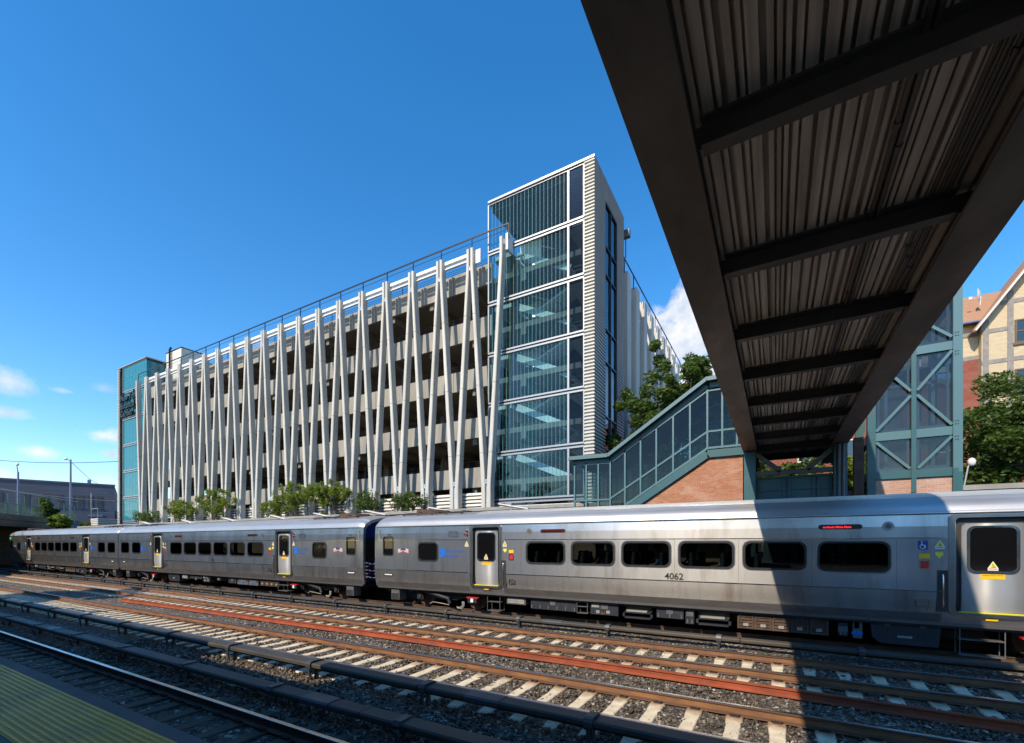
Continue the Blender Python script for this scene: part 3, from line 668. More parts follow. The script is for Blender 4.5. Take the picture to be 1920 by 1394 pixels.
    # doors
    for di, (s0, s1) in enumerate(doors):
        a, b = sorted((S_(s0), S_(s1))); y = YC-1.605
        d = MB(); zz = [1.06, 1.1, 1.16, 1.22, 1.34, 1.46, 1.52, 3.24]
        for z0, z1 in zip(zz[:-1], zz[1:]):
            d.add([(a-.04, YC-yp(z0)+.095, z0), (b+.04, YC-yp(z0)+.095, z0), (b+.04, YC-yp(z1)+.095, z1), (a-.04, YC-yp(z1)+.095, z1)], [(0, 1, 2, 3)], 0, True)
        door = d.build('door', MATS['trim_dark'], r, weld=True)
        lf = MB(); pa, pb = a+.10, b-.06
        if dr < 0: pa, pb = a+.10, b-.06
        prev = None; out = rrect(pa, pb, 1.09, 3.10, .12)
        zz2 = [1.09, 1.13, 1.18, 1.24, 1.34, 1.46, 1.54, 3.02, 3.07, 3.10]
        for z0, z1 in zip(zz2[:-1], zz2[1:]):
            i0 = .0 if z0 < 3.0 else (.012 if z0 < 3.05 else .05); i1 = 0 if z1 < 3.04 else (.05 if z1 > 3.08 else .012)
            lf.add([(pa+i0, YC-yp(min(z0, 2.7))+.03, z0), (pb-i0, YC-yp(min(z0, 2.7))+.03, z0), (pb-i1, YC-yp(min(z1, 2.7))+.03, z1), (pa+i1, YC-yp(min(z1, 2.7))+.03, z1)], [(0, 1, 2, 3)], 0, True)
            for q, qq in ((pa+i0, pa+i1), (pb-i0, pb-i1)): lf.add([(q, YC-yp(min(z0, 2.7))+.03, z0), (q, YC-yp(min(z0, 2.7))+.10, z0), (qq, YC-yp(min(z1, 2.7))+.10, z1), (qq, YC-yp(min(z1, 2.7))+.03, z1)], [(0, 1, 2, 3)])
        lf.build('door_leaf', MATS['steel_door'], door, weld=True)
        wa, wb = pa+.17, pb-.20; wz0, wz1 = 2.02, 3.0
        if wb-wa < .7: wa, wb = pa+.14, pb-.16
        MB().ring(rrect(wa-.055, wb+.055, wz0-.055, wz1+.045, .15), rrect(wa, wb, wz0, wz1, .12), y+.008, y+.06).build('door_window_frame', MATS['chrome' if lit else 'steel_frame'], door)
        MB().add([(p[0], y+.020, p[1]) for p in rrect(wa-.01, wb+.01, wz0-.01, wz1+.01, .12)], [tuple(range(24))]).build('door_window', MATS['window_dark'], door)
        oo = rrect(a-.13, b+.10, .98, 3.31, .10); ii = rrect(a-.015, b+.015, 1.055, 3.235, .10)
        MB().ring(oo, ii, y-.012, y+.11).build('door_frame', MATS['steel_frame'], r)
        MB().box(a+.05, b-.02, y+.012, y+.10, 1.035, 1.085).build('door_step', MATS['step_yellow'], r, bevel=.01)
        MB().box((a+b)/2-.1, (a+b)/2+.1, YC-1.562, YC-1.545, .90, .96).build('step_mark', MATS['sticker_yellow'], r)
        cx = (wa+wb)/2
        def warn(x, z, w, nm, yy, tri_m='sticker_bright'):
            p = MB().add([(x-w/2, yy, z-w*.62), (x+w/2, yy, z-w*.62), (x+w/2, yy, z-w*.3), (x, yy, z+w*.62), (x-w/2, yy, z-w*.3)], [(0, 1, 2, 3, 4)]).build('warning_sticker', MATS['sticker_white'], r)
            MB().add([(x-w*.43, yy-.002, z-w*.27), (x+w*.43, yy-.002, z-w*.27), (x, yy-.002, z+w*.52)], [(0, 1, 2)]).build('warning_triangle', MATS[tri_m], p)
            k = MB(); k.add([(x-w*.24, yy-.004, z-w*.2), (x+w*.26, yy-.004, z-w*.2), (x+w*.22, yy-.004, z-w*.10), (x-w*.10, yy-.004, z-w*.12)], [(0, 1, 2, 3)])
            k.add([(x-w*.10, yy-.004, z+.10*w), (x+w*.18, yy-.004, z+.0), (x+w*.10, yy-.004, z-.05*w), (x-w*.12, yy-.004, z+.04*w)], [(0, 1, 2, 3)]); k.tube([(x-w*.02, yy-.003, z+w*.2), (x-w*.02, yy-.005, z+w*.2)], w*.06, 8)
            k.build('warning_figure', MATS['black_paint'], p)
            MB().add([(x-w*.42, yy-.002, z-w*.46), (x+w*.42, yy-.002, z-w*.46), (x+w*.42, yy-.002, z-w*.36), (x-w*.42, yy-.002, z-w*.36)], [(0, 1, 2, 3)]).build('warning_text_band', MATS['sticker_red'], p)
        warn(cx, 2.14, .17, 'w', y+.012)
        yl = MB().add([(cx-.20, y+.024, 1.84), (cx+.20, y+.024, 1.84), (cx+.20, y+.024, 1.955), (cx-.20, y+.024, 1.955)], [(0, 1, 2, 3)]).build('emergency_sticker', MATS['sticker_yellow'], r)
        if lit: text('emergency_text', 'Emergency Entrance Window', .034, MATS['black_paint'], yl, face_my(cx, y+.022, 1.925), .001, width=.85)
        for sd, q in ((-1, a-.13), (1, b+.10)):
            warn(q+sd*.15, 2.62, .17, 'w', YC-1.607-.004)
        sd = 1 if (dr > 0) == (di == 0) else -1; q = (b+.10) if sd > 0 else (a-.13)
        x = q+sd*.16; yy = YC-1.611
        MB().add([(x-.07, yy, 2.44), (x+.07, yy, 2.44), (x+.07, yy, 2.38), (x, yy, 2.30), (x-.07, yy, 2.38)], [(0, 1, 2, 3, 4)]).build('yield_sticker', MATS['sticker_bright'], r)
        x = q+sd*.42
        MB().add([(x-.1, yy, 2.29), (x+.1, yy, 2.29), (x+.1, yy, 2.40), (x-.1, yy, 2.40)], [(0, 1, 2, 3)]).build('call_sticker', MATS['sticker_yellow'], r)
        cb = MB().ring(rrect(x-.1, x+.1, 2.03, 2.25, .03), rrect(x-.075, x+.075, 2.055, 2.225, .02), yy-.004, yy+.02).build('call_box', MATS['chrome'], r)
        MB().add([(x-.08, yy+.004, 2.05), (x+.08, yy+.004, 2.05), (x+.08, yy+.004, 2.23), (x-.08, yy+.004, 2.23)], [(0, 1, 2, 3)]).build('call_button', MATS['sticker_red'], cb)
        x = q+sd*.10
        hr = MB().ring(rrect(x-.10, x+.10, 1.05, 2.02, .02), rrect(x-.065, x+.065, 1.10, 1.97, .02), y-.010, y+.05)
        hr.add([(x-.07, y-.004, 1.09), (x+.07, y-.004, 1.09), (x+.07, y-.004, 1.98), (x-.07, y-.004, 1.98)], [(0, 1, 2, 3)])
        hr = hr.build('handrail_recess', MATS['trim_dark'], r); MB().tube([(x, y-.03, 1.15), (x, y-.055, 1.2), (x, y-.055, 1.86), (x, y-.03, 1.92)], .014, 6).build('handrail', MATS['chrome'], hr)
        x = q+sd*.45; lv = MB()
        lv.ring(rrect(x-.13, x+.13, 1.16, 1.34, .015), rrect(x-.11, x+.11, 1.18, 1.32, .01), YC-1.61, YC-1.58)
        for k in range(3): lv.box(x-.1, x+.1, YC-1.606, YC-1.58, 1.19+.045*k, 1.215+.045*k)
        lv.build('vent_grille', MATS['steel_frame'], r)
        # indicator lamps beside the door
        sd = -sd; q = (b+.10) if sd > 0 else (a-.13); x = q+sd*.15; il = MB()
        for z, m in ((3.13, 0), (2.98, 1)): il.tube([(x, YC-1.585, z), (x, YC-1.65, z-.02)], .045, 10, mi=m)
        il.box(x+sd*.05-.08, x+sd*.05+.08, YC-1.625, YC-1.58, 2.955, 2.99, 0)
        il.build('indicator_lamp', [MATS['chrome'], MATS['sticker_red']], r)
    yy = YC-1.611
    # wheelchair symbol
    x = S_(18.16)
    wc = MB().add([(x-.09, yy, 2.50), (x+.09, yy, 2.50), (x+.09, yy, 2.71), (x-.09, yy, 2.71)], [(0, 1, 2, 3)]).build('wheelchair_sticker', MATS['sticker_navy'], r)
    k = MB(); k.tube([(x-.02, yy-.003, 2.685), (x-.02, yy-.005, 2.685)], .013, 8); k.box(x-.028, x-.012, yy-.004, yy-.002, 2.60, 2.67); k.box(x-.02, x+.035, yy-.004, yy-.002, 2.595, 2.61); k.box(x+.025, x+.05, yy-.004, yy-.002, 2.535, 2.60)
    for q in range(9):
        a0, a1 = R(110+q*24), R(110+(q+1)*24); k.bar((x-.005+.048*math.cos(a0), yy-.003, 2.57+.048*math.sin(a0)), (x-.005+.048*math.cos(a1), yy-.003, 2.57+.048*math.sin(a1)), .004, .012, up=(0, 0, 1) if False else (math.cos(a0), 0, math.sin(a0)))
    k.build('wheelchair_symbol', MATS['sticker_white'], wc)
    # destination signs
    for s0, s1, m, tx in ((8.06, 9.0, 'led_dim', ''), (16.1, 17.02, 'led_red', 'to North White Plains')):
        a, b = sorted((S_(s0), S_(s1))); ysg = YC-yp(3.06)-.006
        ds = MB().add([(p[0], ysg, p[1]) for p in rrect(a, b, 3.0, 3.125, .06)], [tuple(range(24))]).build('destination_sign', MATS['black_paint'], r)
        if tx and lit: text('sign_text', tx, .066, MATS[m], ds, face_my((a+b)/2-.06, ysg-.003, 3.055), .001, width=.98)
        elif not lit or True: MB().add([(a+.07, ysg-.003, 3.03), (b-.07, ysg-.003, 3.03), (b-.07, ysg-.003, 3.085), (a+.07, ysg-.003, 3.085)], [(0, 1, 2, 3)]).build('sign_display', MATS['led_dim'], ds)
    for s in (7.62, 17.52):
        v = MB().tube([(S_(s), YC-1.58, 3.06), (S_(s), YC-1.606, 3.06)], .115, 20).build('round_vent', MATS['steel_brushed'], r)
        MB().tube([(S_(s), YC-1.60, 3.06), (S_(s), YC-1.610, 3.06)], .062, 16).build('vent_screen', MATS['steel_sill'], v)
    # lettering and logo
    yt = yy-.001
    def logo(xc):
        lg = MB(); cx, cz = xc-.53*1, 2.27
        pts = [(cx+.17*math.cos(R(q)), cz+.19*math.sin(R(q))) for q in range(-128, 129, 8)]
        lg.add([(p[0], yt, p[1]) for p in pts] + [(cx-.13, yt, cz+.06), (cx-.02, yt, cz), (cx-.13, yt, cz-.06)], [tuple(range(len(pts)+3))]); lg.build('railroad_logo', MATS['logo_blue'], r)
        lg2 = MB().add([(cx-.02, yt-.002, cz+.05), (cx+.07, yt-.002, cz+.02), (cx+.07, yt-.002, cz-.03), (cx-.02, yt-.002, cz-.06)], [(0, 1, 2, 3)])
        text('railroad_name', 'Metro-North', .155, MATS['logo_blue'], r, face_my(cx+.21, yt, 2.33), .001, 'LEFT'); text('railroad_name', 'Railroad', .155, MATS['logo_blue'], r, face_my(cx+.21, yt, 2.16), .001, 'LEFT')
    logo(S_(4.25)); logo(S_(21.0)) if not seats else None
    # crossed flags
    x = S_(1.66)
    for sd in (-1, 1):
        M = lambda u, v: (x+sd*(.03+u), yt, 2.23+v+.18*(.30-u)+.0)
        f = MB().add([M(0, 0), M(.27, -.02), M(.27, .14), M(0, .16)], [(0, 1, 2, 3)]).build('flag', MATS['sticker_white'], r)
        stp = MB()
        for k in range(3): v = .005+.05*k; stp.add([(p[0], p[1]-.002, p[2]) for p in (M(.0, v), M(.27, v-.02), M(.27, v+.004), M(0, v+.024))], [(0, 1, 2, 3)])
        stp.build('flag_stripes', MATS['sticker_red'], f)
        MB().add([(p[0], p[1]-.004, p[2]) for p in (M(0, .08), M(.11, .072), M(.11, .152), M(0, .16))], [(0, 1, 2, 3)]).build('flag_canton', MATS['sticker_navy'], f)
    text('car_number', number, .27, MATS['black_paint'], r, face_my(S_(12.52), yt+.001, 1.645), .001, bold=.004) if seats else text('car_number', number, .2, MATS['black_paint'], r, face_my(S_(12.52), yt+.001, 1.645), .001)
    text('cab_number', number, .11, MATS['trim_dark'], r, face_my(S_(.85), yt+.006, 3.0), .001)
    # marker lights, slots, plates
    ml = MB()
    for k in range(5): ml.box(S_(.28)-.05, S_(.28)+.05, YC-1.625, YC-1.58, 2.84+.085*k, 2.885+.085*k)
    ml.build('marker_light', MATS['chrome'], r)
    for s, z, w in ((.8, 1.30, .27), (CL-.9, 1.30, .22)):
        m_ = MB().ring(rrect(S_(s)-w, S_(s)+w, z-.06, z+.06, .02), rrect(S_(s)-w+.05, S_(s)+w-.05, z-.025, z+.025, .01), YC-yp(z)-.012, YC-yp(z)+.03).build('step_slot', MATS['trim_dark'], r)
        MB().box(S_(s)-w+.05, S_(s)+w-.05, YC-yp(z)-.006, YC-yp(z)+.02, z-.022, z+.022).build('slot_bar', MATS['sticker_white'], m_)
    a, b = sorted((S_(4.05), S_(4.5))); MB().ring(rrect(a, b, 2.88, 3.10, .01), rrect(a+.015, b-.015, 2.895, 3.085, .01), YC-1.612, YC-1.59).add([(a, YC-1.608, 2.88), (b, YC-1.608, 2.88), (b, YC-1.60, 3.10), (a, YC-1.60, 3.10)], [(0, 1, 2, 3)]).build('access_plate', MATS['steel_frame'], r)
    # interior
    it = MB().box(*sorted((S_(.3), S_(CL-.3))), YC-1.5, YC+1.5, 1.2, 1.27).box(*sorted((S_(.3), S_(CL-.3))), YC-1.4, YC+1.4, 3.3, 3.34)
    for q in (1.9, 6.8, 18.2, 21.0): it.box(*sorted((S_(q), S_(q+.05))), YC-1.5, YC+1.5, 1.27, 3.3)
    it.build('interior', MATS['interior_dark'], r)
    if seats:
        for k in range(13):
            s = 7.75+k*.858
            for y0, y1 in ((-1.48, -.45), (.45, 1.48)):
                sb = MB()
                sb.box(*sorted((S_(s), S_(s+.12))), YC+y0, YC+y1, 1.55, 2.18); sb.box(*sorted((S_(s-.45), S_(s+.02))), YC+y0, YC+y1, 1.55, 1.70)
                h = (y1-y0)/2
                for q in (0, 1): sb.box(*sorted((S_(s+.01), S_(s+.11))), YC+y0+q*h+.06, YC+y0+(q+1)*h-.06, 2.1, 2.36)
                o = sb.build('seat', MATS['seat_blue'], r, bevel=.03)
                MB().tube([(S_(s+.14), YC+(y0 if y0 < 0 else y1)*.62, 2.18), (S_(s+.14), YC+(y0 if y0 < 0 else y1)*.62, 2.36)], .05, 8).build('seat_grip', MATS['grab_steel'], o)
    # underfloor
    def eq(kind, s0, s1, z0, z1, dy=0.0):
        a, b = sorted((S_(s0), S_(s1))); y0 = YC-1.36+dy
        if kind == 'box':
            o = MB().box(a, b, y0, y0+1.0, z0, z1).build('equipment_box', MATS['under_navy'], r, bevel=.012); L_ = []
            for q in np.linspace(a+.06, b-.06, max(2, int((b-a)/.35)+1)): L_.append((q-.02, q+.02, y0-.02, y0, z0+.03, z0+.15))
            each('latch', L_, MATS['under_grey'], o); MB().box((a+b)/2-.1, (a+b)/2+.1, y0-.014, y0, z1-.24, z1-.1).build('plate', MATS['under_grey'], o)
        elif kind == 'panel':
            o = MB().box(a, b, y0, y0+.8, z0, z1).build('equipment_box', MATS['under_navy'], r, bevel=.01)
            for u, w_, v, h_, m in ((.05, .26, .24, .14, 'under_pale'), (.36, .25, .2, .18, 'under_grey'), (.2, .12, .05, .1, 'under_pale'), (.55, .12, .06, .1, 'under_pale'), (.15, .2, .42, .16, 'sticker_bright'), (.36, .16, .02, .08, 'under_rust')):
                if a+u+w_ < b and z0+v+h_ < z1+.05: MB().box(a+u, a+u+w_, y0-.012, y0, z0+v, z0+v+h_).build('plate', MATS[m], o)
        elif kind == 'heater':
            o = MB().box(a, b, y0, y0+.5, z0, z1).build('heater_case', MATS['under_grey'], r, bevel=.015)
            MB().box(a+.06, b-.06, y0-.015, y0, z0+.05, z1-.06).box(a+.1, b-.1, y0-.03, y0-.015, (z0+z1)/2-.01, (z0+z1)/2+.02).build('heater_face', MATS['under_pale'], o)
        elif kind == 'tray':
            o = MB().box(a, b, y0+.1, y0+.9, z0+.12, z1).build('equipment_box', MATS['under_black'], r, bevel=.01)
            MB().box(a-.04, b+.04, y0-.05, y0+.3, z0, z0+.05).box(a-.04, b+.04, y0-.05, y0+.3, z0+.17, z0+.21).box(a-.04, a+.02, y0-.05, y0+.3, z0, z0+.21).box(b-.02, b+.04, y0-.05, y0+.3, z0, z0+.21).build('tray_frame', MATS['under_navy'], o)
            MB().box(a+.08, b-.12, y0-.07, y0+.1, z0+.215, z0+.265).build('tray_duct', MATS['under_pale'], o)
        elif kind == 'grille':
            o = MB().box(a, b, y0+.03, y0+.8, z0, z1).build('resistor_case', MATS['under_rust'], r)
            n = max(1, int(round((b-a)/.45))); e = MB()
            for i in range(n):
                p, q = a+(b-a)*i/n+.02, a+(b-a)*(i+1)/n-.02
                e.ring(rrect(p, q, z0+.02, z1-.02, .01), rrect(p+.035, q-.035, z0+.06, z1-.06, .01), y0-.01, y0+.04)
                for j in range(4): e.box(p+.03, q-.03, y0, y0+.04, z0+.09+j*(z1-z0-.16)/4, z0+.11+j*(z1-z0-.16)/4)
            e.build('grille', MATS['under_rust'], o)
            each('rating_plate', [(a+(b-a)*(i+.35)/n, a+(b-a)*(i+.35)/n+.13, y0-.014, y0, z0+.09, z0+.17) for i in range(n)], MATS['under_pale'], o)
        elif kind == 'steps':
            f = MB(); w = .018
            for q in (a, b):
                f.bar((q, y0-.06, z1), (q, y0-.06, z0), w, w); f.bar((q, y0+.25, z1), (q, y0+.25, z0), w, w)
            for z in (z0, z0+(z1-z0)*.55): f.box(a, b, y0-.07, y0-.05, z-.012, z+.012); f.box(a, b, y0-.06, y0+.25, z-.006, z+.004)
            f.build('step_frame', MATS['under_grey'], r)
        elif kind == 'bigbox':
            o = MB().prism([(a, z1), (a+.05, z0+.14), (a+.2, z0), (b-.05, z0), (b, z1)], 'y', y0, y0+1.2).build('battery_box', MATS['under_navy'], r, bevel=.015)
            for q in (a+(b-a)*.25, a+(b-a)*.75): MB().box(q-.05, q+.05, y0-.02, y0, z1-.12, z1-.04).build('hinge', MATS['under_grey'], o); MB().box(q-.08, q+.08, y0-.01, y0, z0+.16, z0+.36).bar((q-.02, y0-.02, z0+.18), (q+.03, y0-.02, z0+.34), .02, .02).build('latch', MATS['under_black'], o)
            MB().box((a+b)/2-.14, (a+b)/2+.14, y0-.012, y0, z0+.17, z0+.22).build('plate', MATS['under_pale'], o)
        elif kind == 'grey':
            o = MB().box(a, b, y0, y0+.8, z0, z1).build('inverter_box', MATS['under_grey'], r, bevel=.012)
            each('latch', [(a+.04, a+.12, y0-.012, y0, z1-.2, z1-.04), (b-.16, b-.06, y0-.012, y0, z1-.2, z1-.04)], MATS['under_black'], o)
            MB().box((a+b)/2-.12, (a+b)/2+.1, y0-.014, y0, z0+.1, z0+.17).build('plate', MATS['logo_blue'], o)
    if dr > 0:
        lst = [('steps', 5.75, 6.3, .12, .72), ('heater', 6.55, 7.35, .40, .70), ('box', 7.55, 9.3, .30, .72), ('steps', 9.35, 9.72, .3, .7), ('panel', 9.8, 10.75, .28, .72), ('tray', 10.95, 11.8, .26, .72), ('box', 11.95, 12.75, .34, .72), ('box', 12.8, 13.05, .22, .70), ('tray', 13.15, 14.0, .24, .72), ('grille', 14.2, 16.35, .22, .72), ('box', 16.55, 16.75, .25, .6), ('grey', 16.85, 17.05, .22, .68), ('bigbox', 17.2, 18.55, .16, .72), ('steps', 18.85, 19.6, .06, .72)]
    else:
        lst = [('steps', 5.7, 6.5, .18, .72), ('grille', 6.55, 8.2, .34, .62), ('grey', 8.4, 9.3, .32, .70), ('grey', 9.35, 10.4, .32, .70), ('box', 10.5, 11.3, .34, .70), ('heater', 12.2, 12.5, .45, .62), ('panel', 13.3, 14.1, .3, .72), ('box', 14.2, 15.6, .44, .62), ('heater', 15.9, 16.6, .40, .68), ('bigbox', 16.9, 18.4, .2, .72)]
    for e in lst: eq(*e)
    MB().box(*sorted((S_(.3), S_(CL-.3))), YC-1.45, YC+1.45, .66, .72).box(*sorted((S_(5.6), S_(CL-5.6))), YC-.3, YC+.3, .25, .66).build('underframe', MATS['under_black'], r)
    for s in (3.55, CL-3.55):
        x = S_(s); bf = MB()
        for y in (-1.02, 1.02): bf.prism([(x-1.85, .52), (x-1.2, .55), (x-.55, .36), (x+.55, .36), (x+1.2, .55), (x+1.85, .52), (x+1.85, .70), (x-1.85, .70)], 'y', YC+y-.09, YC+y+.09)
        bf.box(x-.35, x+.35, YC-1.0, YC+1.0, .40, .64)
        bg_ = bf.build('bogie', MATS['under_black'], r)
        for dx in (-1.3, 1.3):
            w = MB()
            for y in (-.75, .75): w.tube([(x+dx, YC+y-.065, .455), (x+dx, YC+y+.065, .455)], .455, 28); w.tube([(x+dx, YC+y-np.sign(y)*.065, .455), (x+dx, YC+y-np.sign(y)*.09, .455)], .48, 28)
            w.tube([(x+dx, YC-1.15, .455), (x+dx, YC+1.15, .455)], .085, 12)
            w.build('wheelset', MATS['under_rust'], bg_)
            MB().box(x+dx-.16, x+dx+.16, YC-1.22, YC-.98, .30, .62).tube([(x+dx, YC-1.20, .455), (x+dx, YC-1.27, .455)], .11, 10).build('axle_box', MATS['under_black'], bg_, )
        MB().tube([(x-.95, YC-1.30, .66), (x+.28, YC-1.30, .42)], .065, 10).tube([(x-.55, YC-1.30, .585), (x+.30, YC-1.30, .415)], .078, 10).tube([(x+.25, YC-1.32, .44), (x+.35, YC-1.32, .24)], .075, 8).build('damper', MATS['under_navy'], bg_)
        h = MB(); h.tube([(x-.7, YC-1.3, .16), (x-.55, YC-1.3, .24), (x-.2, YC-1.3, .22), (x+.3, YC-1.3, .17)], .018, 6); h.tube([(x+.95, YC-1.3, .35), (x+.98, YC-1.33, .2), (x+.86, YC-1.34, .1), (x+.7, YC-1.33, .12)], .028, 6); h.tube([(x+1.02, YC-1.3, .35), (x+1.05, YC-1.33, .2), (x+.95, YC-1.34, .08), (x+.74, YC-1.33, .08)], .028, 6)
        h.build('hose', MATS['under_pale'], bg_)
        xs_ = x+(1.55 if (s < 10) == (dr > 0) else -1.55); sh = MB().box(xs_-.26, xs_+.26, YC-1.52, YC-1.36, .53, .57, 0).box(xs_-.2, xs_+.2, YC-1.50, YC-1.40, .36, .53, 1).box(xs_-.07, xs_+.05, YC-1.515, YC-1.50, .38, .52, 2)
        sh.build('current_shoe', [MATS['sticker_red'], MATS['under_navy'], MATS['sticker_white']], bg_)
        MB().box(S_(1.05 if s < 10 else CL-1.05)-.24, S_(1.05 if s < 10 else CL-1.05)+.24, YC-1.45, YC-1.0, .22, .66).build('corner_box', MATS['under_grey'], r, bevel=.02)
        MB().box(S_(1.05 if s < 10 else CL-1.05)-.2, S_(1.05 if s < 10 else CL-1.05)+.2, YC-1.456, YC-1.44, .25, .50).build('corner_box_hole', MATS['under_black'], r)
    return r
c3 = train_car(-15.15, 1, 'large stainless steel train car numbered 4062, partly in the footbridge shadow', '4062', True, True)
c2 = train_car(-15.88, -1, 'stainless steel train car with its whole side in view, coupled in front of car 4062', '4185', False, False)
c1 = train_car(-66.45, 1, 'small distant stainless steel train car with its nose at the dark road bridge', '4184', False, False)
MB().box(-66.25, -66.05, YC-1.62, YC-1.59, 3.02, 3.18).build('green_marker', MATS['led_green'], c1)
# passengers seen through the dark glass
def person(x, y, label, shirt, lean, arm):
    bm = bmesh.new(); sk = bm.verts.layers.skin.verify()
    J = {'pel': (0, 0, .0, .15), 'wst': (.02, 0, .22, .14), 'chs': (.03+lean, 0, .42, .155), 'nck': (.03+lean*1.3, 0, .56, .055), 'hdb': (.0+lean*1.5, 0, .66, .085), 'hdt': (-.01+lean*1.6, 0, .79, .08)}
    for sd, n in ((-1, 'l'), (1, 'r')):
        J['sh'+n] = (.03+lean, sd*.17, .47, .062); J['el'+n] = (-.06+lean*.6, sd*.25, .22, .045); J['wr'+n] = (-.30+arm, sd*.12, .26 if sd > 0 else .16, .032); J['hd'+n] = (-.40+arm, sd*.08, .28 if sd > 0 else .16, .034)
        J['hp'+n] = (-.05, sd*.10, -.02, .09); J['kn'+n] = (-.45, sd*.12, .02, .068); J['an'+n] = (-.47, sd*.12, -.40, .045); J['ft'+n] = (-.62, sd*.12, -.43, .04)
    E_ = [('pel', 'wst'), ('wst', 'chs'), ('chs', 'nck'), ('nck', 'hdb'), ('hdb', 'hdt')]
    for n in 'lr': E_ += [('chs', 'sh'+n), ('sh'+n, 'el'+n), ('el'+n, 'wr'+n), ('wr'+n, 'hd'+n), ('pel', 'hp'+n), ('hp'+n, 'kn'+n), ('kn'+n, 'an'+n), ('an'+n, 'ft'+n)]
    V = {}
    for k, q in J.items(): V[k] = bm.verts.new((q[0], q[1], q[2])); V[k][sk].radius = (q[3], q[3])
    V['pel'][sk].use_root = True
    for a, b in E_: bm.edges.new((V[a], V[b]))
    me = bpy.data.meshes.new('body'); bm.to_mesh(me); bm.free()
    o = bpy.data.objects.new('person', me); COL.objects.link(o); m1 = o.modifiers.new('s', 'SKIN'); m2 = o.modifiers.new('u', 'SUBSURF'); m2.levels = 1; m2.render_levels = 1
    bpy.context.view_layer.update(); me2 = bpy.data.meshes.new_from_object(o.evaluated_get(bpy.context.evaluated_depsgraph_get()))
    o.modifiers.clear(); o.data = me2
    me2.materials.clear(); me2.materials.append(MATS[shirt]); me2.materials.append(MATS['skin'])
    for p in me2.polygons:
        p.use_smooth = True; c = p.center
        if c.z > .55 or (c.x < -.16+arm*.5 and c.z > .08 and abs(c.y) < .3): p.material_index = 1
    loc = Vector((x, y, 1.78)); o.location = loc; ORG[o.name] = loc; tag(o, label, 'person')
    h = MB(); hx = -.0+lean*1.6
    rows = []
    for i in range(7):
        a = R(-15+i*17.5); rr = .105*math.cos(a); rows.append([(hx+.015+rr*1.05*math.cos(b_*.5236), rr*.92*math.sin(b_*.5236), .75+.115*math.sin(a)) for b_ in range(12)])
    for A, B in zip(rows[:-1], rows[1:]):
        for k in range(12): h.add([A[k], A[(k+1) % 12], B[(k+1) % 12], B[k]], [(0, 1, 2, 3)], 0, True)
    hm = MB(); hm.v = [(p[0]+x, p[1]+y, p[2]+1.78) for p in h.v]; hm.f = h.f; hm.m = h.m; hm.s = h.s
    hm.build('hair', MATS['hair_dark'], o, weld=True)
    return o
person(-5.15, 15.0, 'passenger with bare forearms in the second window behind the first car door', 'shirt_dark', -.02, .05)
person(-3.15, 15.05, 'passenger in a blue top in the third window behind the first car door', 'shirt_blue', -.10, .0)
person(-1.35, 15.1, 'dark haired passenger in the window above the car number', 'shirt_pale', -.05, .03)
# ------------------------------------------------------------------ parking garage
GX0, GX1 = -63.9, -15.98; YB = 24.0; YS = 24.95
gar = root('parking_garage', (-40, 25, 4.5), 'wide concrete parking garage screened by a zigzag of leaning concrete bars', 'building')
LV = [20.9, 17.5, 14.25, 10.95, 7.65]
for i, zt in enumerate(LV):
    mb = MB(); x = GX0
    while x < GX1-.1:
        e = min(x+7.47, GX1); mb.box(x+.012, e-.012, YS, YS+.2, zt-1.32, zt); x = e
    mb.box(GX0, GX1, YS+.03, YS+.18, zt-1.30, zt-.02, 1)
    mb.box(-9.75, -9.55, 31, 55, zt-1.32, zt)
    mb.build('spandrel', [MATS['spandrel'], MATS['joint_dark']], gar)
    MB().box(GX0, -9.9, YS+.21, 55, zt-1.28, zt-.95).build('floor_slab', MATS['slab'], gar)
    tb = MB()
    for k in range(14):
        tb.box(GX0+1.5+k*3.73, GX0+1.85+k*3.73, YS+.21, 54, zt-1.72, zt-1.28)
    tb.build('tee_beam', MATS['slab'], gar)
    cb = MB()
    for dz in (.12, .26, .40): cb.tube([(GX0, YS+.1, zt+dz), (GX1, YS+.1, zt+dz)], .014, 5, cap=False)
    for k in range(13): cb.box(GX0+1+k*3.9, GX0+1.04+k*3.9, YS+.08, YS+.12, zt, zt+.95)
    cb.build('cable_rail', MATS['rail_black'], gar)
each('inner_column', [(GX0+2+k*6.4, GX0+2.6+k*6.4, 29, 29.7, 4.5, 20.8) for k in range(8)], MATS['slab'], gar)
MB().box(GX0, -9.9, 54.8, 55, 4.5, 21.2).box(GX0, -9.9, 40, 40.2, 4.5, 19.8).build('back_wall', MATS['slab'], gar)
MB().box(GX0, -16.05, YS-.02, YS+.2, 4.4, 5.3).build('base_wall', MATS['slab'], gar)
mb = MB()
for k in range(6):
    z = 4.55+k*.235; mb.prism([(YB+.42, z), (YB+.40, z+.03), (YB+.50, z+.18), (YB+.55, z+.18), (YB+.55, z)], 'x', GX0, GX1-.05)
mb.build('louvre', MATS['louvre_white'], gar)
AP = [-16.9-2.489*k for k in range(19)]
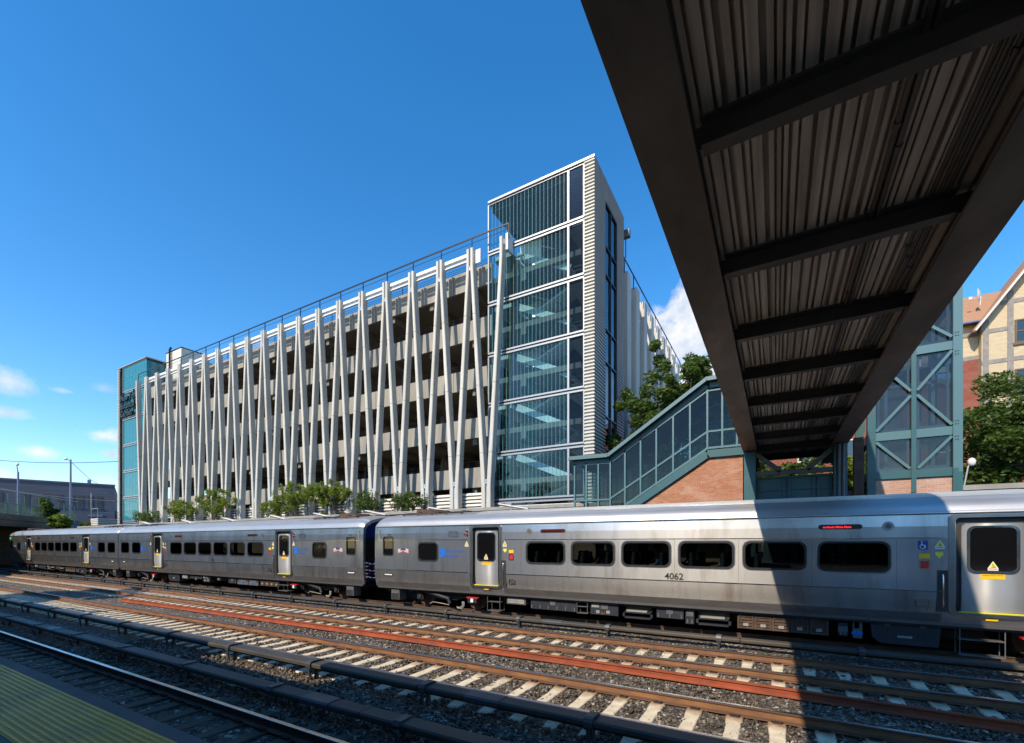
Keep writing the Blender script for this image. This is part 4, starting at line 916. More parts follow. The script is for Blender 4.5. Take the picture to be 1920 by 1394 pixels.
def raking(xt, xb):
    """one leaning bar: upright head, slanted middle, upright foot"""
    st = [(21.42, xt, .102), (20.25, xt, .105), (6.25, xb, .15), (4.75, xb, .155)]
    def at(z):
        for (z0, x0, w0), (z1, x1, w1) in zip(st[:-1], st[1:]):
            if z >= z1: f = (z0-z)/(z0-z1); return x0+(x1-x0)*f, w0+(w1-w0)*f
        return st[-1][1:]
    mb = MB(); lv = [21.42, 20.25, 17.2, 17.18, 12.6, 12.58, 8.3, 8.28, 6.25, 4.75]
    for z0, z1 in zip(lv[:-1], lv[1:]):
        j = z0-z1 < .05
        (xa, wa), (xc, wc) = at(z0), at(z1); s = .03 if j else 0; c = .035
        def sec(x, w, z): y0, y1 = YB-.27+s, YB+.19-s; w -= s; return [(x-w, y0+c, z), (x-w+c, y0, z), (x+w-c, y0, z), (x+w, y0+c, z), (x+w, y1, z), (x-w, y1, z)]
        A, B = sec(xa, wa, z0), sec(xc, wc, z1)
        for i in range(6): mb.add([A[i], A[(i+1) % 6], B[(i+1) % 6], B[i]], [(0, 1, 2, 3)], 1 if j else 0)
        if not j: mb.add(A, [tuple(range(6))]); mb.add(B, [tuple(range(6))])
    return mb.build('raking_bar', [MATS['bar_concrete'], MATS['joint_dark']], gar)
for k, xa in enumerate(AP):
    for sg in (-1, 1):
        b = raking(xa+sg*.15, xa+sg*(1.2445-.20))
        if sg > 0:
            MB().tube([(xa-.05, YB-.18, 20.28), (xa+.05, YB-.18, 20.28)], .085, 10).tube([(xa, YB-.2, 20.2), (xa, YB-.2, 20.02)], .06, 8).build('steel_pin', MATS['chrome'], b)
        if True:
            xn = xa+sg*1.2445
            if sg > 0: MB().tube([(xn, YB-.2, 6.35), (xn, YB-.2, 6.62)], .07, 10).tube([(xn-.06, YB-.2, 6.5), (xn+.06, YB-.2, 6.5)], .075, 8).box(xn-.02, xn+.02, YB-.2, YB+.1, 4.75, 6.2).build('steel_pin', MATS['chrome'], b)
b = raking(-14.411-.15, -14.411-1.045); raking(AP[-1]-2.489+.15, AP[-1]-2.489+1.045)
MB().box(-14.411-.33, -14.411+.0, YB-.1, YB+.7, 21.0, 21.3).box(-14.3, -14.15, YB-.1, YB+.7, 20.6, 21.6).build('bar_bracket', MATS['white_panel'], gar)
mb = MB()
for k in range(18):
    x1, x0 = AP[k]-.31, AP[k+1]+.31
    mb.box(x0, x1, YB-.02, YB+.2, 21.12, 21.32); mb.box(x0, x1, YB+.0, YB+.16, 20.82, 20.88)
mb.box(AP[0]+.31, GX1-.25, YB-.02, YB+.04, 20.5, 21.35)
mb.build('top_channel', MATS['white_panel'], gar)
m, nt_, out_ = nodes_of('mesh_screen'); a_ = N(nt_, 'ShaderNodeBsdfTransparent'); b_ = N(nt_, 'ShaderNodeBsdfDiffuse'); b_.inputs[0].default_value = (.55, .56, .58, 1); x_ = N(nt_, 'ShaderNodeMixShader'); x_.inputs[0].default_value = .62
L(nt_, a_.outputs[0], x_.inputs[1]); L(nt_, b_.outputs[0], x_.inputs[2]); L(nt_, x_.outputs[0], out_.inputs[0])
mb = MB()
for k in range(18): mb.add([(AP[k+1]+.31, YB+.1, 20.88), (AP[k]-.31, YB+.1, 20.88), (AP[k]-.31, YB+.1, 21.12), (AP[k+1]+.31, YB+.1, 21.12)], [(0, 1, 2, 3)])
mb.build('screen_panel', MATS['mesh_screen'], gar)
rr = MB().bar((AP[-1]-2.4, YB, 22.22), (-14.15, YB, 22.22), .05, .09).build('roof_railing', MATS['rail_black'], gar)
each('railing_post', [(xa-.03, xa+.03, YB-.03, YB+.03, 21.3, 22.2) for xa in AP+[-14.15, AP[-1]-2.4]], MATS['rail_black'], rr)
MB().tube([(AP[-1]-2.4, YB, 21.88), (-14.15, YB, 21.88)], .016, 6).build('railing_wire', MATS['rail_black'], rr)
rbx = MB().box(-63.4, -59.8, 26.5, 29.3, 20, 25.35).box(-63.45, -59.75, 26.45, 29.35, 25.35, 25.45, 1).build('roof_bulkhead', [MATS['roof_box'], MATS['rail_black']], gar, bevel=.0)
MB().tube([(-62.1, 26.3, 21), (-62.1, 26.3, 25.5), (-61.8, 26.3, 25.7)], .12, 8).build('flue_pipe', MATS['rail_black'], gar)
for x, z in ((-17.3, 13.35), (-17.2, 10.0), (-31, 10.0), (-25, 16.4)):
    MB().tube([(x, YS+.5, z), (x, YS+.5, z+.08)], [.16, .10], 10).build('ceiling_lamp', MATS['lamp_warm'], gar)
# side facing the stairs: upright bars and rail
for k in range(9):
    y = 31.7+k*2.3
    MB().box(-9.3, -8.85, y-.45, y+.45, 4.5, 21.5).build('side_bar', MATS['bar_concrete'], gar, bevel=.04)
MB().box(-9.35, -9.28, 31, 54, 20.7, 21.3).build('side_channel', MATS['white_panel'], gar)
mb = MB().bar((-9.0, 30.4, 22.2), (-9.0, 55, 22.2), .06, .09)
for k in range(11): mb.box(-9.03, -8.97, 30.9+k*2.3, 30.95+k*2.3, 21.2, 22.2)
mb.build('side_railing', MATS['rail_black'], gar)
MB().box(-9.62, -9.56, 31, 55, 4.5, 20.9).build('side_screen', MATS['spandrel'], gar)
# ------------------------------------------------------------------ stair towers
YT = 24.6
def corrugate(mb, x0, x1, y1, z0, z1, pitch, side, slot=None):
    """horizontal corrugation on the front strip x0..x1 and the return face at x=x1 (side=+1) or x0 (side=-1)"""
    z = z0; pr = []
    while z < z1:
        pr += [(z, .0), (z+pitch*.38, .0), (z+pitch*.46, .085), (z+pitch*.93, .075)]; z += pitch
    pr.append((z1, 0))
    for (za, oa), (zb, ob_) in zip(pr[:-1], pr[1:]):
        if za >= z1: break
        xe = x1 if side > 0 else x0; xo = x0 if side > 0 else x1
        def P(o, z): return (xo, YT-o, z), (xe+side*o, YT-o, z), (xe+side*o, y1, z)
        A, B = P(oa, za), P(ob_, min(zb, z1))
        mb.add([A[0], A[1], B[1], B[0]], [(0, 1, 2, 3)])
        if slot and za > slot[2] and zb < slot[3]:
            for q0, q1 in ((YT, slot[0]), (slot[1], y1)):
                f = lambda p, q: (p[0], p[1] if q == YT else q, p[2])
                mb.add([f(A[1], q0), f(A[1], q1), f(B[1], q1), f(B[1], q0)], [(0, 1, 2, 3)])
        else: mb.add([A[1], A[2], B[2], B[1]], [(0, 1, 2, 3)])
def tower(label, gx0, gx1, cx0, cx1, side, yb, ztop, bands, mull, gm, strip, right=False):
    r = root('stair_tower', ((gx0+gx1)/2, YT, 4.5), label, 'building', None)
    mb = MB(); corrugate(mb, cx0, cx1, yb, 4.4, ztop, .2, side, (26.45, 28.75, 5.2, 23.2) if right else None)
    mb.build('corrugated_cladding', MATS['corrugated'], r)
    MB().box(min(cx0, gx0)-.03, max(cx1, gx1)+.03+(0.05 if right else 0), YT-.09, yb+.05, ztop, ztop+.13).build('roof', MATS['aluminium'], r)
    MB().box(min(cx0, gx0)+.05, max(cx1, gx1)-.1, YT+.3, yb-.1, ztop-.35, ztop-.02).build('roof_soffit', MATS['room_inside'], r)
    MB().box(gx0, gx1, YT+.02, yb, 4.3, bands[-1]-.30).box(gx0, gx1, YT-.05, YT+.1, 4.3, bands[-1]-.32).build('plinth', MATS['louvre_white'], r)
    b = [ztop-.05]+bands
    for i, z in enumerate(bands):
        f = MB()
        for dz in (.10, -.10): f.box(gx0-.03, gx1, YT-.09, YT+.03, z+dz-.05, z+dz+.05)
        f.box(gx0, gx1, YT-.03, YT+.03, z-.06, z+.06, 1); f.build('floor_band', [MATS['aluminium'], MATS['rail_black']], r)
    for i in range(len(bands)):
        zt, zb = b[i]-(.16 if i else .1), b[i+1]+.16
        fr = MB(); fr.box(gx0-.04, gx0+.05, YT-.08, YT+.03, zb, zt).box(gx0-.04, gx1+.02, YT-.06, YT+.03, zb-.03, zb-.002).box(gx0-.04, gx1+.02, YT-.06, YT+.03, zt+.002, zt+.03)
        if mull: fr.box(mull-.06, mull+.06, YT-.08, YT+.03, zb, zt); fr.box(gx1-.05, gx1+.02, YT-.08, YT+.03, zb, zt)
        wf = fr.build('window_frame', MATS['aluminium'], r)
        xa = (mull-.06) if mull else gx1
        MB().add([(gx0, YT, zb), (xa, YT, zb), (xa, YT, zt), (gx0, YT, zt)], [(0, 1, 2, 3)]).build('glass_pane', MATS[gm], wf)
        if mull: MB().add([(mull+.06, YT, zb), (gx1, YT, zb), (gx1, YT, zt), (mull+.06, YT, zt)], [(0, 1, 2, 3)]).build('clear_pane', MATS['glass_clear'], wf)
        f = MB(); x = gx0+strip
        while x < xa-.1: f.box(x-.006, x+.006, YT-.018, YT-.004, zb, zt); x += strip
        f.build('glass_fin', MATS['fin_teal'], wf)
    return r
BZ = [21.2, 17.94, 14.68, 11.48, 8.28, 5.28]
tr = tower('tall glass stair tower with a corrugated corner at the near end of the garage', -15.97, -9.47, -9.47, -8.92, 1, 30.3, 24.45, BZ, -10.44, 'glass_channel', .262, True)
MB().box(-15.9, -8.95, 30.1, 30.25, 4.4, 24.3).box(-15.9, -8.97, 29.0, 29.1, 4.4, 24.3).build('inner_wall', MATS['room_inside'], tr)
for i, z in enumerate(BZ[:-1]+[5.28]):
    each('landing', [(-10.6, -9.0, YT+.25, 28.9, z-.22, z+.02), (-15.9, -14.6, YT+.5, 28.9, z-.22, z+.02)], MATS['stair_inside'], tr)
    if i < 5:
        zb = BZ[i+1]
        s = MB().bar((-14.4, YT+.9, z+.1-.2), (-10.7, YT+.9, zb+1.3), .08, .42); s.bar((-14.4, YT+1.9, z-.1), (-10.7, YT+1.9, zb+1.3), 1.6, .14)
        s.bar((-14.6, YT+3.2, zb-.1), (-10.7, YT+3.2, zb+1.45), 1.4, .14)
        s.build('stair_flight', MATS['stair_inside'], tr)
        h = MB().bar((-14.4, YT+.86, z+.85), (-10.7, YT+.86, zb+2.2), .04, .05)
        for q in range(3): h.bar((-10.5, YT+.35, zb+.4+.25*q), (-9.1, YT+.35, zb+.4+.25*q), .03, .03)
        h.bar((-10.45, YT+.35, zb), (-10.45, YT+.35, zb+1.0), .03, .03, up=(0, 1, 0)); h.build('handrail', MATS['rail_black'], tr)
    for x, y, zz in ((-9.75, YT+.9, 1.6), (-13.4, YT+1.3, 2.45) if 0 < i < 5 else (-9.7, YT+2.6, 2.6)):
        MB().tube([(x, y, z+zz), (x, y, z+zz+.05), (x, y, z+zz+.1)], [.05, .10, .05], 10).build('wall_lamp', MATS['lamp_white'], tr)
MB().box(-15.9, -14.2, 28.6, 28.95, 4.4, 24.2).build('pale_wall', MATS['stair_inside'], tr)  # pale wall before the darker inner wall
sw = MB()
for y in (26.45, 27.6, 28.75): sw.box(-8.99, -8.86, y-.04, y+.04, 5.2, 23.2)
for z in (23.2, 20.6, 18.9, 15.6, 13.6, 10.3, 8.3, 5.2): sw.box(-8.99, -8.87, 26.45, 28.75, z-.04, z+.04)
sw = sw.build('side_window_frame', MATS['rail_black'], tr)
MB().add([(-8.955, 26.45, 5.2), (-8.955, 28.75, 5.2), (-8.955, 28.75, 23.2), (-8.955, 26.45, 23.2)], [(0, 1, 2, 3)]).build('side_window', MATS['glass_blue'], sw)
MB().tube([(-8.9, 30.9, 22.2), (-8.9, 30.9, 23.6)], .04, 6).box(-9.1, -8.6, 30.7, 31.0, 23.5, 24.0).build('roof_floodlight', MATS['under_grey'], tr)
BL_ = [z-.1 for z in BZ]
tl = tower('glass stair tower with dark lettering at the distant end of the garage', -69.75, -63.6, -71.3, -70.75, -1, 30, 24.3, BL_, None, 'glass_far', .4)
MB().box(-70.75, -69.8, YT+.25, YT+.4, 4.4, 24.3).build('dark_recess', MATS['rail_black'], tl)
MB().box(-69.7, -63.7, 29.6, 29.8, 4.4, 24).build('inner_wall', MATS['room_inside'], tl)
MB().add([(-63.6, YT, 20), (-63.6, 29.9, 20), (-63.6, 29.9, 24.0), (-63.6, YT, 24.0)], [(0, 1, 2, 3)]).build('side_pane', MATS['glass_far'], tl)
MB().box(-63.62, -57.5, 28.2, 34, 23.4, 23.75).box(-57.9, -57.6, 28.4, 28.7, 20.5, 23.4).build('roof_canopy', MATS['aluminium'], tl)
for i, z in enumerate(BL_[:-1]):
    MB().bar((-69.2, YT+1.4, BL_[i+1]+.2), (-64.4, YT+1.4, z-.2), 1.5, .16).build('stair_flight', MATS['stair_inside'], tl)
for s_, z in (('New York', 20.25), ('Botanical', 19.3), ('Garden', 18.35)):
    text('tower_lettering', s_, 1.02, MATS['black_paint'], tl, face_my(-69.75, YT-.25, z), .09, 'LEFT', width=1.0, bold=.02)
each('lettering_post', [(x-.05, x+.05, YT-.2, YT-.1, 17.9, 21.1) for x in (-69.4, -66.6)], MATS['rail_black'], tl)
# ------------------------------------------------------------------ enclosed stairway
st = root('enclosed_stairway', (-4.6, 20, 4.5), 'teal glazed stairway rising to the footbridge over a brick base', 'stairway')
Y0, Y1 = 20.0, 22.4
XP = [atY(p, 20) for p in (1078, 1100, 1122.4, 1144.8, 1172.3, 1201.5, 1231, 1262.5, 1294, 1326.5, 1354.4, 1382, 1396)]
TOP = [(-8.17, 6.30), (-6.50, 6.27), (-2.40, 8.82), (-1.08, 8.82)]
MID = [(-8.17, 4.62), (-6.50, 4.62), (-2.40, 7.17), (-1.08, 7.17)]
BOT = [(-8.17, 3.9), (-6.50, 3.86), (-2.40, 6.50), (-1.08, 6.50)]
def zi(pl, x): return float(np.interp(x, [p[0] for p in pl], [p[1] for p in pl]))
rl = [(-8.36, 6.62), (-6.50, 6.60), (-2.42, 9.27), (-1.09, 9.27)]
roof = MB()
for (xa, za), (xb, zb) in zip(rl[:-1], rl[1:]):
    roof.add([(xa, Y0-.28, za), (xb, Y0-.28, zb), (xb, Y1+.28, zb), (xa, Y1+.28, za), (xa, Y0-.28, za+.06), (xb, Y0-.28, zb+.06), (xb, Y1+.28, zb+.06), (xa, Y1+.28, za+.06)], [(0,1,2,3), (4,5,6,7), (0,1,5,4), (1,2,6,5), (2,3,7,6), (3,0,4,7)])
rf_ = roof.build('roof', MATS['roof_lead'], st)
fa = MB(); fd = MB()
fa.bar((-8.36, 19.72, 6.57), (-8.36, 22.68, 6.57), .05, .13); fd.bar((-8.2, 20.05, 6.41), (-8.2, 22.35, 6.41), .07, .26)
for (xa, za), (xb, zb) in zip(rl[:-1], rl[1:]):
    for y, q in ((Y0-.28, -1), (Y1+.28, 1)): fa.bar((xa, y+q*.02, za-.05), (xb, y+q*.02, zb-.05), .05, .13)
    fd.bar((xa+.1, Y0-.02, za-.21), (xb, Y0-.02, zb-.21), .07, .26); fd.bar((xa+.1, Y1, za-.21), (xb, Y1, zb-.21), .07, .26)
fa.build('fascia', MATS['teal_pale'], rf_); fd.build('eaves_beam', MATS['teal_dark'], st)  # eaves beam: shade of the overhang put into its dark teal
fr = MB()
for yy in (Y0, Y1):
    each('post', [(x-.035, x+.035, yy-.055, yy+.022, zi(BOT, x)-.05, zi(TOP, x)+.05) for x in XP], MATS['teal_pale'], st)
    for pl, h in ((TOP, .06), (MID, .07), (BOT, .08)):
        for (xa, za), (xb, zb) in zip(pl[:-1], pl[1:]):
            if pl is BOT and xb < -6: continue
            fr.bar((xa, yy-.025, za), (xb, yy-.025, zb), .05, h)
fr.bar((-8.17, Y0, 6.3), (-8.17, Y1, 6.3), .06, .07); fr.bar((-8.17, Y0, 4.62), (-8.17, Y1, 4.62), .06, .07); fr.box(-8.2, -8.14, 21.2, 21.26, 3.9, 6.3)
for k in range(9): fr.box(-8.05+k*.17, -8.02+k*.17, Y1-.1, Y1-.07, 4.3, 4.62)
fr.build('glazing_frame', MATS['teal_pale'], st)
for yy in (Y0+.005, Y1-.03):
    for a, b in zip(XP[:-1], XP[1:]):
        for lo_, hi_ in ((BOT, MID), (MID, TOP)):
            if lo_ is BOT and b < -7.0: continue
            MB().add([(a, yy, zi(lo_, a)), (b, yy, zi(lo_, b)), (b, yy, zi(hi_, b)), (a, yy, zi(hi_, a))], [(0, 1, 2, 3)]).build('pane', MATS['glass_teal'], st)
MB().box(XP[2]+.05, XP[3]-.05, Y0+.02, Y0+.05, 4.2, 4.55).build('notice_panel', MATS['far_platform'], st)
sg = MB()
for (xa, za), (xb, zb) in (((-6.9, 3.42), (-2.40, 6.36)), ((-2.40, 6.36), (-1.08, 6.36))):
    sg.bar((xa, Y0-.03, za-.1), (xb, Y0-.03, zb-.1), .12, .30); sg.bar((xa, Y1, za-.1), (xb, Y1, zb-.1), .12, .30)
sg.build('stringer', MATS['teal'], st)
fl = MB().box(-2.4, -1.08, Y0+.05, Y1-.05, 6.25, 6.45)
for k in range(16): x = -6.8+k*.275; fl.box(x, x+.3, Y0+.05, Y1-.05, 3.55+k*.178-.1, 3.55+k*.178+.08)
fl.build('steps', MATS['far_platform'], st)
hr = MB()
for yy in (Y0+.15, Y1-.15):
    for (xa, za), (xb, zb) in zip(MID[:-1], MID[1:]): hr.tube([(xa, yy, za-.05), (xb, yy, zb-.05)], .025, 6)
hr.build('handrail', MATS['rail_black'], st)
for x, z in ((-3.0, 8.25), (-6.2, 6.2)): MB().tube([(x, Y0+.5, z), (x, Y0+.5, z+.12), (x, Y0+.5, z+.2)], [.15, .17, .1], 12).build('bulkhead_lamp', MATS['under_black'], st)
MB().prism([(-6.6, 4.45), (-6.3, 3.5), (-1.12, 3.5), (-1.12, 6.14), (-2.40, 6.14), (-5.3, 4.24)] if False else [(-7.2, 3.0), (-1.12, 3.0), (-1.12, 6.12), (-2.44, 6.12)], 'y', Y0+.03, Y1-.05).build('brick_base', MATS['brick_orange'], st)
# ------------------------------------------------------------------ footbridge
HB = 3.40; ZB = CZ+HB; XL, XR = -1.06, 2.13
fb = root('footbridge', ((XL+XR)/2, 8, ZB), 'dark steel footbridge crossing overhead with ribbed metal deck underside', 'footbridge')
YE = 23.6; YN = -6
for xa, xb, sg_ in ((XL, XL+.46, -1), (XR-.46, XR, 1)):
    mb = MB().box(xa, xb, YN, YE, ZB, ZB+.04); xm = (xa+xb)/2
    mb.box(xm-.02, xm+.02, YN, YE, ZB+.04, ZB+.78).box(xa, xb, YN, YE, ZB+.78, ZB+.82)
    mb.build('girder', MATS['girder'], fb)
for k in range(-3, 9):
    y = 4.41+2.19*k; z = ZB+.05
    MB().box(XL+.50, XR-.50, y-.165, y-.025, z, z+.025).box(XL+.26, XR-.26, y-.105, y-.085, z+.025, z+.215).box(XL+.50, XR-.50, y-.19, y+.0, z+.215, z+.24).build('cross_beam', MATS['crossbeam'], fb)
mb = MB(); z = ZB+.295; x = XL+.26; rng = random.Random(11); flip = 0
while x < XR-.26:
    w = rng.choice((.035, .045, .06, .085)) if flip else rng.choice((.022, .03, .035, .05)); x2 = min(x+w, XR-.26)
    if flip: mb.box(x, x2, YN, YE, z, z+.06)
    else: mb.box(x, x2, YN, YE, z+.085, z+.12)
    x = x2; flip = 1-flip
mb.box(XL+.26, XR-.26, YN, YE, z+.121, z+.24)
mb.build('deck', MATS['deck_metal'], fb)
mb = MB()
for i, (x, zz) in enumerate(((1.42, .02), (1.49, .02), (1.56, .03), (.92, .0), (.98, .0))):
    mb.tube([(x, YN, z-.03+zz), (x, YE, z-.03+zz)], .024, 8)
    for y in np.arange(-2, YE, 3.1): mb.tube([(x, y+.3*i, z-.03+zz), (x, y+.3*i+.07, z-.03+zz)], .034, 8)
mb.build('conduit', MATS['conduit'], fb)
for xa, xb in ((XL+.05, XL+.13), (XR-.13, XR-.05)):
    MB().box(xa, xb, YN, YE, ZB+.82, ZB+1.75).build('parapet', MATS['bridge_wall'], fb)
    each('wall_post', [(xa-.01, xb+.01, YN+.4+k*2.25, YN+.5+k*2.25, ZB+1.75, ZB+2.95) for k in range(12)], MATS['teal'], fb)
    MB().box(xa+.02, xb-.02, YN, YE, ZB+1.75, ZB+2.95).build('side_glass', MATS['window_dark'], fb)
MB().box(XL-.02, XR+.02, YN, YE, ZB+2.95, ZB+3.12).build('roof', MATS['roof_lead'], fb)
MB().box(XR+.0, XR+.06, 13.0, 13.1, ZB+.1, ZB+.5).build('bracket', MATS['crossbeam'], fb)
# supports
for x, nm in ((XL+.22, 'left'), (XR-.22, 'right')):
    mb = MB().box(x-.19, x+.19, 19.02, 19.06, -.2, ZB).box(x-.19, x+.19, 19.34, 19.38, -.2, ZB).box(x-.02, x+.02, 19.06, 19.34, -.2, ZB)
    mb.build('column', MATS['teal_dark' if nm == 'right' else 'teal'], fb)
MB().bar((XL+.4, 19.15, 5.95), (.15, 19.15, 5.25), .14, .16).bar((XR-.4, 19.15, 5.95), (.95, 19.15, 5.25), .14, .16).box(XL+.3, XR-.3, 19.08, 19.24, 5.12, 5.28).build('knee_brace', MATS['crossbeam'], fb)
MB().box(2.35, 2.62, 19.6, 19.9, 1.2, 6.3).build('timber_post', MATS['under_rust'], fb)
sc = root('platform_screen', (.6, 19.4, 1.26), 'dark teal panelled screen between the footbridge columns', 'screen')
MB().box(XL+.42, XR-.42, 19.40, 19.46, 1.26, 5.1).build('panel', MATS['teal_dark'], sc); mb = MB()
for x in (-.62, .25, .42, 1.15, 1.3, 1.66): mb.box(x-.03, x+.03, 19.33, 19.398, 1.3, 5.0)
for zq in (4.1, 4.62, 5.05): mb.box(XL+.42, XR-.42, 19.34, 19.397, zq-.03, zq+.03)
mb.build('frame', MATS['teal_dark'], sc)
dp = MB().tube([(1.86, 18.9, 1.3), (1.86, 18.9, 6.0)], .045, 8).tube([(1.98, 18.9, 1.3), (1.98, 18.9, 6.0)], .04, 8).build('drain_pipe', MATS['under_grey']); tag(dp, 'pair of thin grey drain pipes by the footbridge column next to the lift tower', 'pipe')
# ------------------------------------------------------------------ lift tower
lt = root('lift_tower', (4.05, 20, 1.26), 'teal braced glass lift tower on a pale brick base beside the footbridge', 'lift tower')
for x, hi, m in ((2.87, 12.5, 'teal'), (5.08, 12.5, 'teal_pale')):
    for yy in (20.0, 22.6):
        o = MB().box(x-.115, x+.115, yy-.11, yy+.12, 4.95 if yy == 20 and x > 4 else 1.26, 10.95).build('corner_post', MATS[m], lt)
        if yy == 20 and x > 4: MB().box(x-.118, x+.118, yy-.113, yy+.122, 1.26, 4.95).box(x-.118, x+.02, yy-.113, yy+.122, 4.95, 5.08).build('repainted_foot', MATS['teal'], lt)
MB().box(4.88, 5.08, 20.3, 20.5, 10.9, 12.6).box(2.7, 5.1, 20.3, 22.7, 12.2, 12.6).box(2.7, 4.9, 20.4, 22.6, 10.9, 12.2).build('top_housing', MATS['teal_dark'], lt)
for z0, z1 in ((10.62, 10.88), (8.95, 9.22), (6.17, 6.45), (4.84, 5.12)):
    bm_ = MB(); bm_.box(2.985, 4.965, 19.95, 20.1, z0, z1); bm_.box(4.99, 5.17, 20.12, 22.48, z0, z1); bm_.box(2.78, 2.96, 20.12, 22.48, z0, z1); bm_.box(2.985, 4.965, 22.5, 22.65, z0, z1)
    bm_.build('ring_beam', MATS['teal' if z0 < 5 else 'teal_pale'], lt)
MB().box(3.93, 4.06, 19.90, 19.945, 4.35, 9.1).box(3.97, 4.02, 19.945, 20.06, 4.35, 9.1).tube([(4.0, 19.95, 4.05), (4.0, 19.95, 4.35)], .05, 8).build('centre_post', MATS['teal'], lt)
def brace(a, b): MB().bar((a[0], 19.925, a[1]), (b[0], 19.925, b[1]), .035, .085, up=(0, 0, 1)).build('diagonal_brace', MATS['teal_pale'], lt)
brace((4.94, 8.9), (4.08, 7.75)); brace((3.92, 7.6), (3.0, 6.5)); brace((3.0, 8.9), (3.92, 7.75)); brace((4.08, 7.6), (4.94, 6.5))
brace((3.0, 6.12), (3.9, 5.15)); brace((4.94, 6.12), (4.1, 5.15)); brace((4.94, 9.35), (4.0, 10.2)); brace((3.0, 9.35), (4.0, 10.2))
bo = MB()
for z in (9.35, 9.45, 8.85, 8.75, 6.6, 6.5, 6.1, 6.0):
    for x in (5.02, 5.08): bo.tube([(x, 19.89, z), (x, 19.875, z)], .018, 6)
bo.build('bolt', MATS['rail_black'], lt)
for z0, z1 in ((9.22, 10.62), (6.45, 8.95), (5.12, 6.17)):
    for xa, xb in ((2.99, 3.98), (4.02, 4.96)): MB().add([(xa, 20.03, z0), (xb, 20.03, z0), (xb, 20.03, z1), (xa, 20.03, z1)], [(0, 1, 2, 3)]).build('pane', MATS['glass_lift'], lt)
    for x in (2.88, 5.07): MB().add([(x, 20.13, z0), (x, 22.48, z0), (x, 22.48, z1), (x, 20.13, z1)], [(0, 1, 2, 3)]).build('pane', MATS['glass_lift'], lt)
    MB().add([(2.99, 22.55, z0), (4.96, 22.55, z0), (4.96, 22.55, z1), (2.99, 22.55, z1)], [(0, 1, 2, 3)]).build('pane', MATS['glass_lift'], lt)
for z0, z1 in ((6.45, 8.95), (5.12, 6.17), (9.22, 10.62)):
    for xa, xb in ((3.05, 3.9), (4.1, 4.9)):
        MB().ring([(xa, z0+.0), (xb, z0), (xb, z1), (xa, z1)], [(xa+.06, z0+.1), (xb-.06, z0+.1), (xb-.06, z1-.06), (xa+.06, z1-.06)], 20.04, 20.09).build('glazing_frame', MATS['aluminium'], lt)
cab = MB()
for x in (3.35, 4.6): 
    for y in (20.5, 22.2): cab.box(x-.05, x+.05, y-.05, y+.05, 5.2, 10.4)
for zq in (6.55, 8.1, 10.3): cab.box(3.3, 4.65, 20.45, 20.55, zq-.06, zq+.06); cab.box(3.3, 4.65, 22.15, 22.25, zq-.06, zq+.06)
cab.build('lift_car_frame', MATS['aluminium'], lt); each('lift_car_deck', [(3.35, 4.6, 20.5, 22.2, 6.3, 6.42), (3.35, 4.6, 20.5, 22.2, 8.5, 8.6)], MATS['room_inside'], lt)
MB().box(2.98, 4.97, 20.02, 22.55, 1.26, 4.835).build('brick_base', MATS['brick_pink'], lt)
MB().box(5.06, 5.2, 20.3, 20.36, 5.6, 5.95).box(5.16, 5.28, 20.2, 20.3, 5.95, 6.02).build('camera_box', MATS['dish_white'], lt)
# ------------------------------------------------------------------ far platform lamps (slanted heads seen over the train)
def plat_lamp():
    x, z = -11.3, 4.5
    r = root('platform_lamp', (x+.6, 18.5, 1.26), 'slanted platform lamp in front of the stair tower with the corrugated corner', 'lamp', 'slanted lamps on the far platform')
    MB().box(x+.52, x+.64, 18.44, 18.56, 1.26, 4.25).build('post', MATS['pole_galv'], r, bevel=.01)
    MB().bar((x-.1, 18.5, 4.51), (x+1.5, 18.5, 4.22), .30, .045).build('lamp_head', MATS['dish_white'], r, bevel=.0)
    MB().bar((x-.06, 18.42, 4.44), (x+1.42, 18.42, 4.19), .16, .05).bar((x-.06, 18.58, 4.44), (x+1.42, 18.58, 4.19), .16, .05).build('lamp_tray', MATS['under_rust'], r)
    return r
pl = plat_lamp()
for x, lb in ((-15.7, 'slanted platform lamp over the roof box of car 4062 beside the blue car end'), (-20.4, 'slanted platform lamp seen over the blue gap between two train cars'), (-25.0, 'slanted platform lamp over the middle car, below the tallest bush'),
              (-29.5, 'slanted platform lamp between the tallest bush and the touching pair of bushes'), (-35.4, 'slanted platform lamp over the middle of the middle car'), (-41.5, 'slanted platform lamp over the gap between the middle car and the distant car'), (-48.5, 'slanted platform lamp over the small distant car')):
    dup(pl, (x+.7, 18.5, 1.26), lb)
# ------------------------------------------------------------------ foliage helpers
def leaves(rng, centres, radii, n, size, droop=0.0):
    k = rng.randint(0, len(centres), n); c = np.array(centres)[k]; rd = np.array(radii)[k]
    d = rng.normal(size=(n, 3)); d /= np.linalg.norm(d, axis=1, keepdims=True); rr = rng.rand(n, 1)**.45
    p = c + d*rr*rd; p[:, 2] -= droop*rng.rand(n)
    a = rng.normal(size=(n, 3)); a /= np.linalg.norm(a, axis=1, keepdims=True); a[:, 2] *= .6
    b = np.cross(a, rng.normal(size=(n, 3))); b /= np.linalg.norm(b, axis=1, keepdims=True) + 1e-9
    s = size*rng.uniform(.6, 1.35, (n, 1)); a = a*s; b = b*s*.42; nrm = np.cross(a, b); nrm = nrm/(np.linalg.norm(nrm, axis=1, keepdims=True)+1e-9)*s*.12
    v = np.stack([p-a, p-b*.9+nrm, p+a, p+b*.9+nrm], 1).reshape(-1, 3); f = np.arange(n*4).reshape(n, 4)
    return v, f
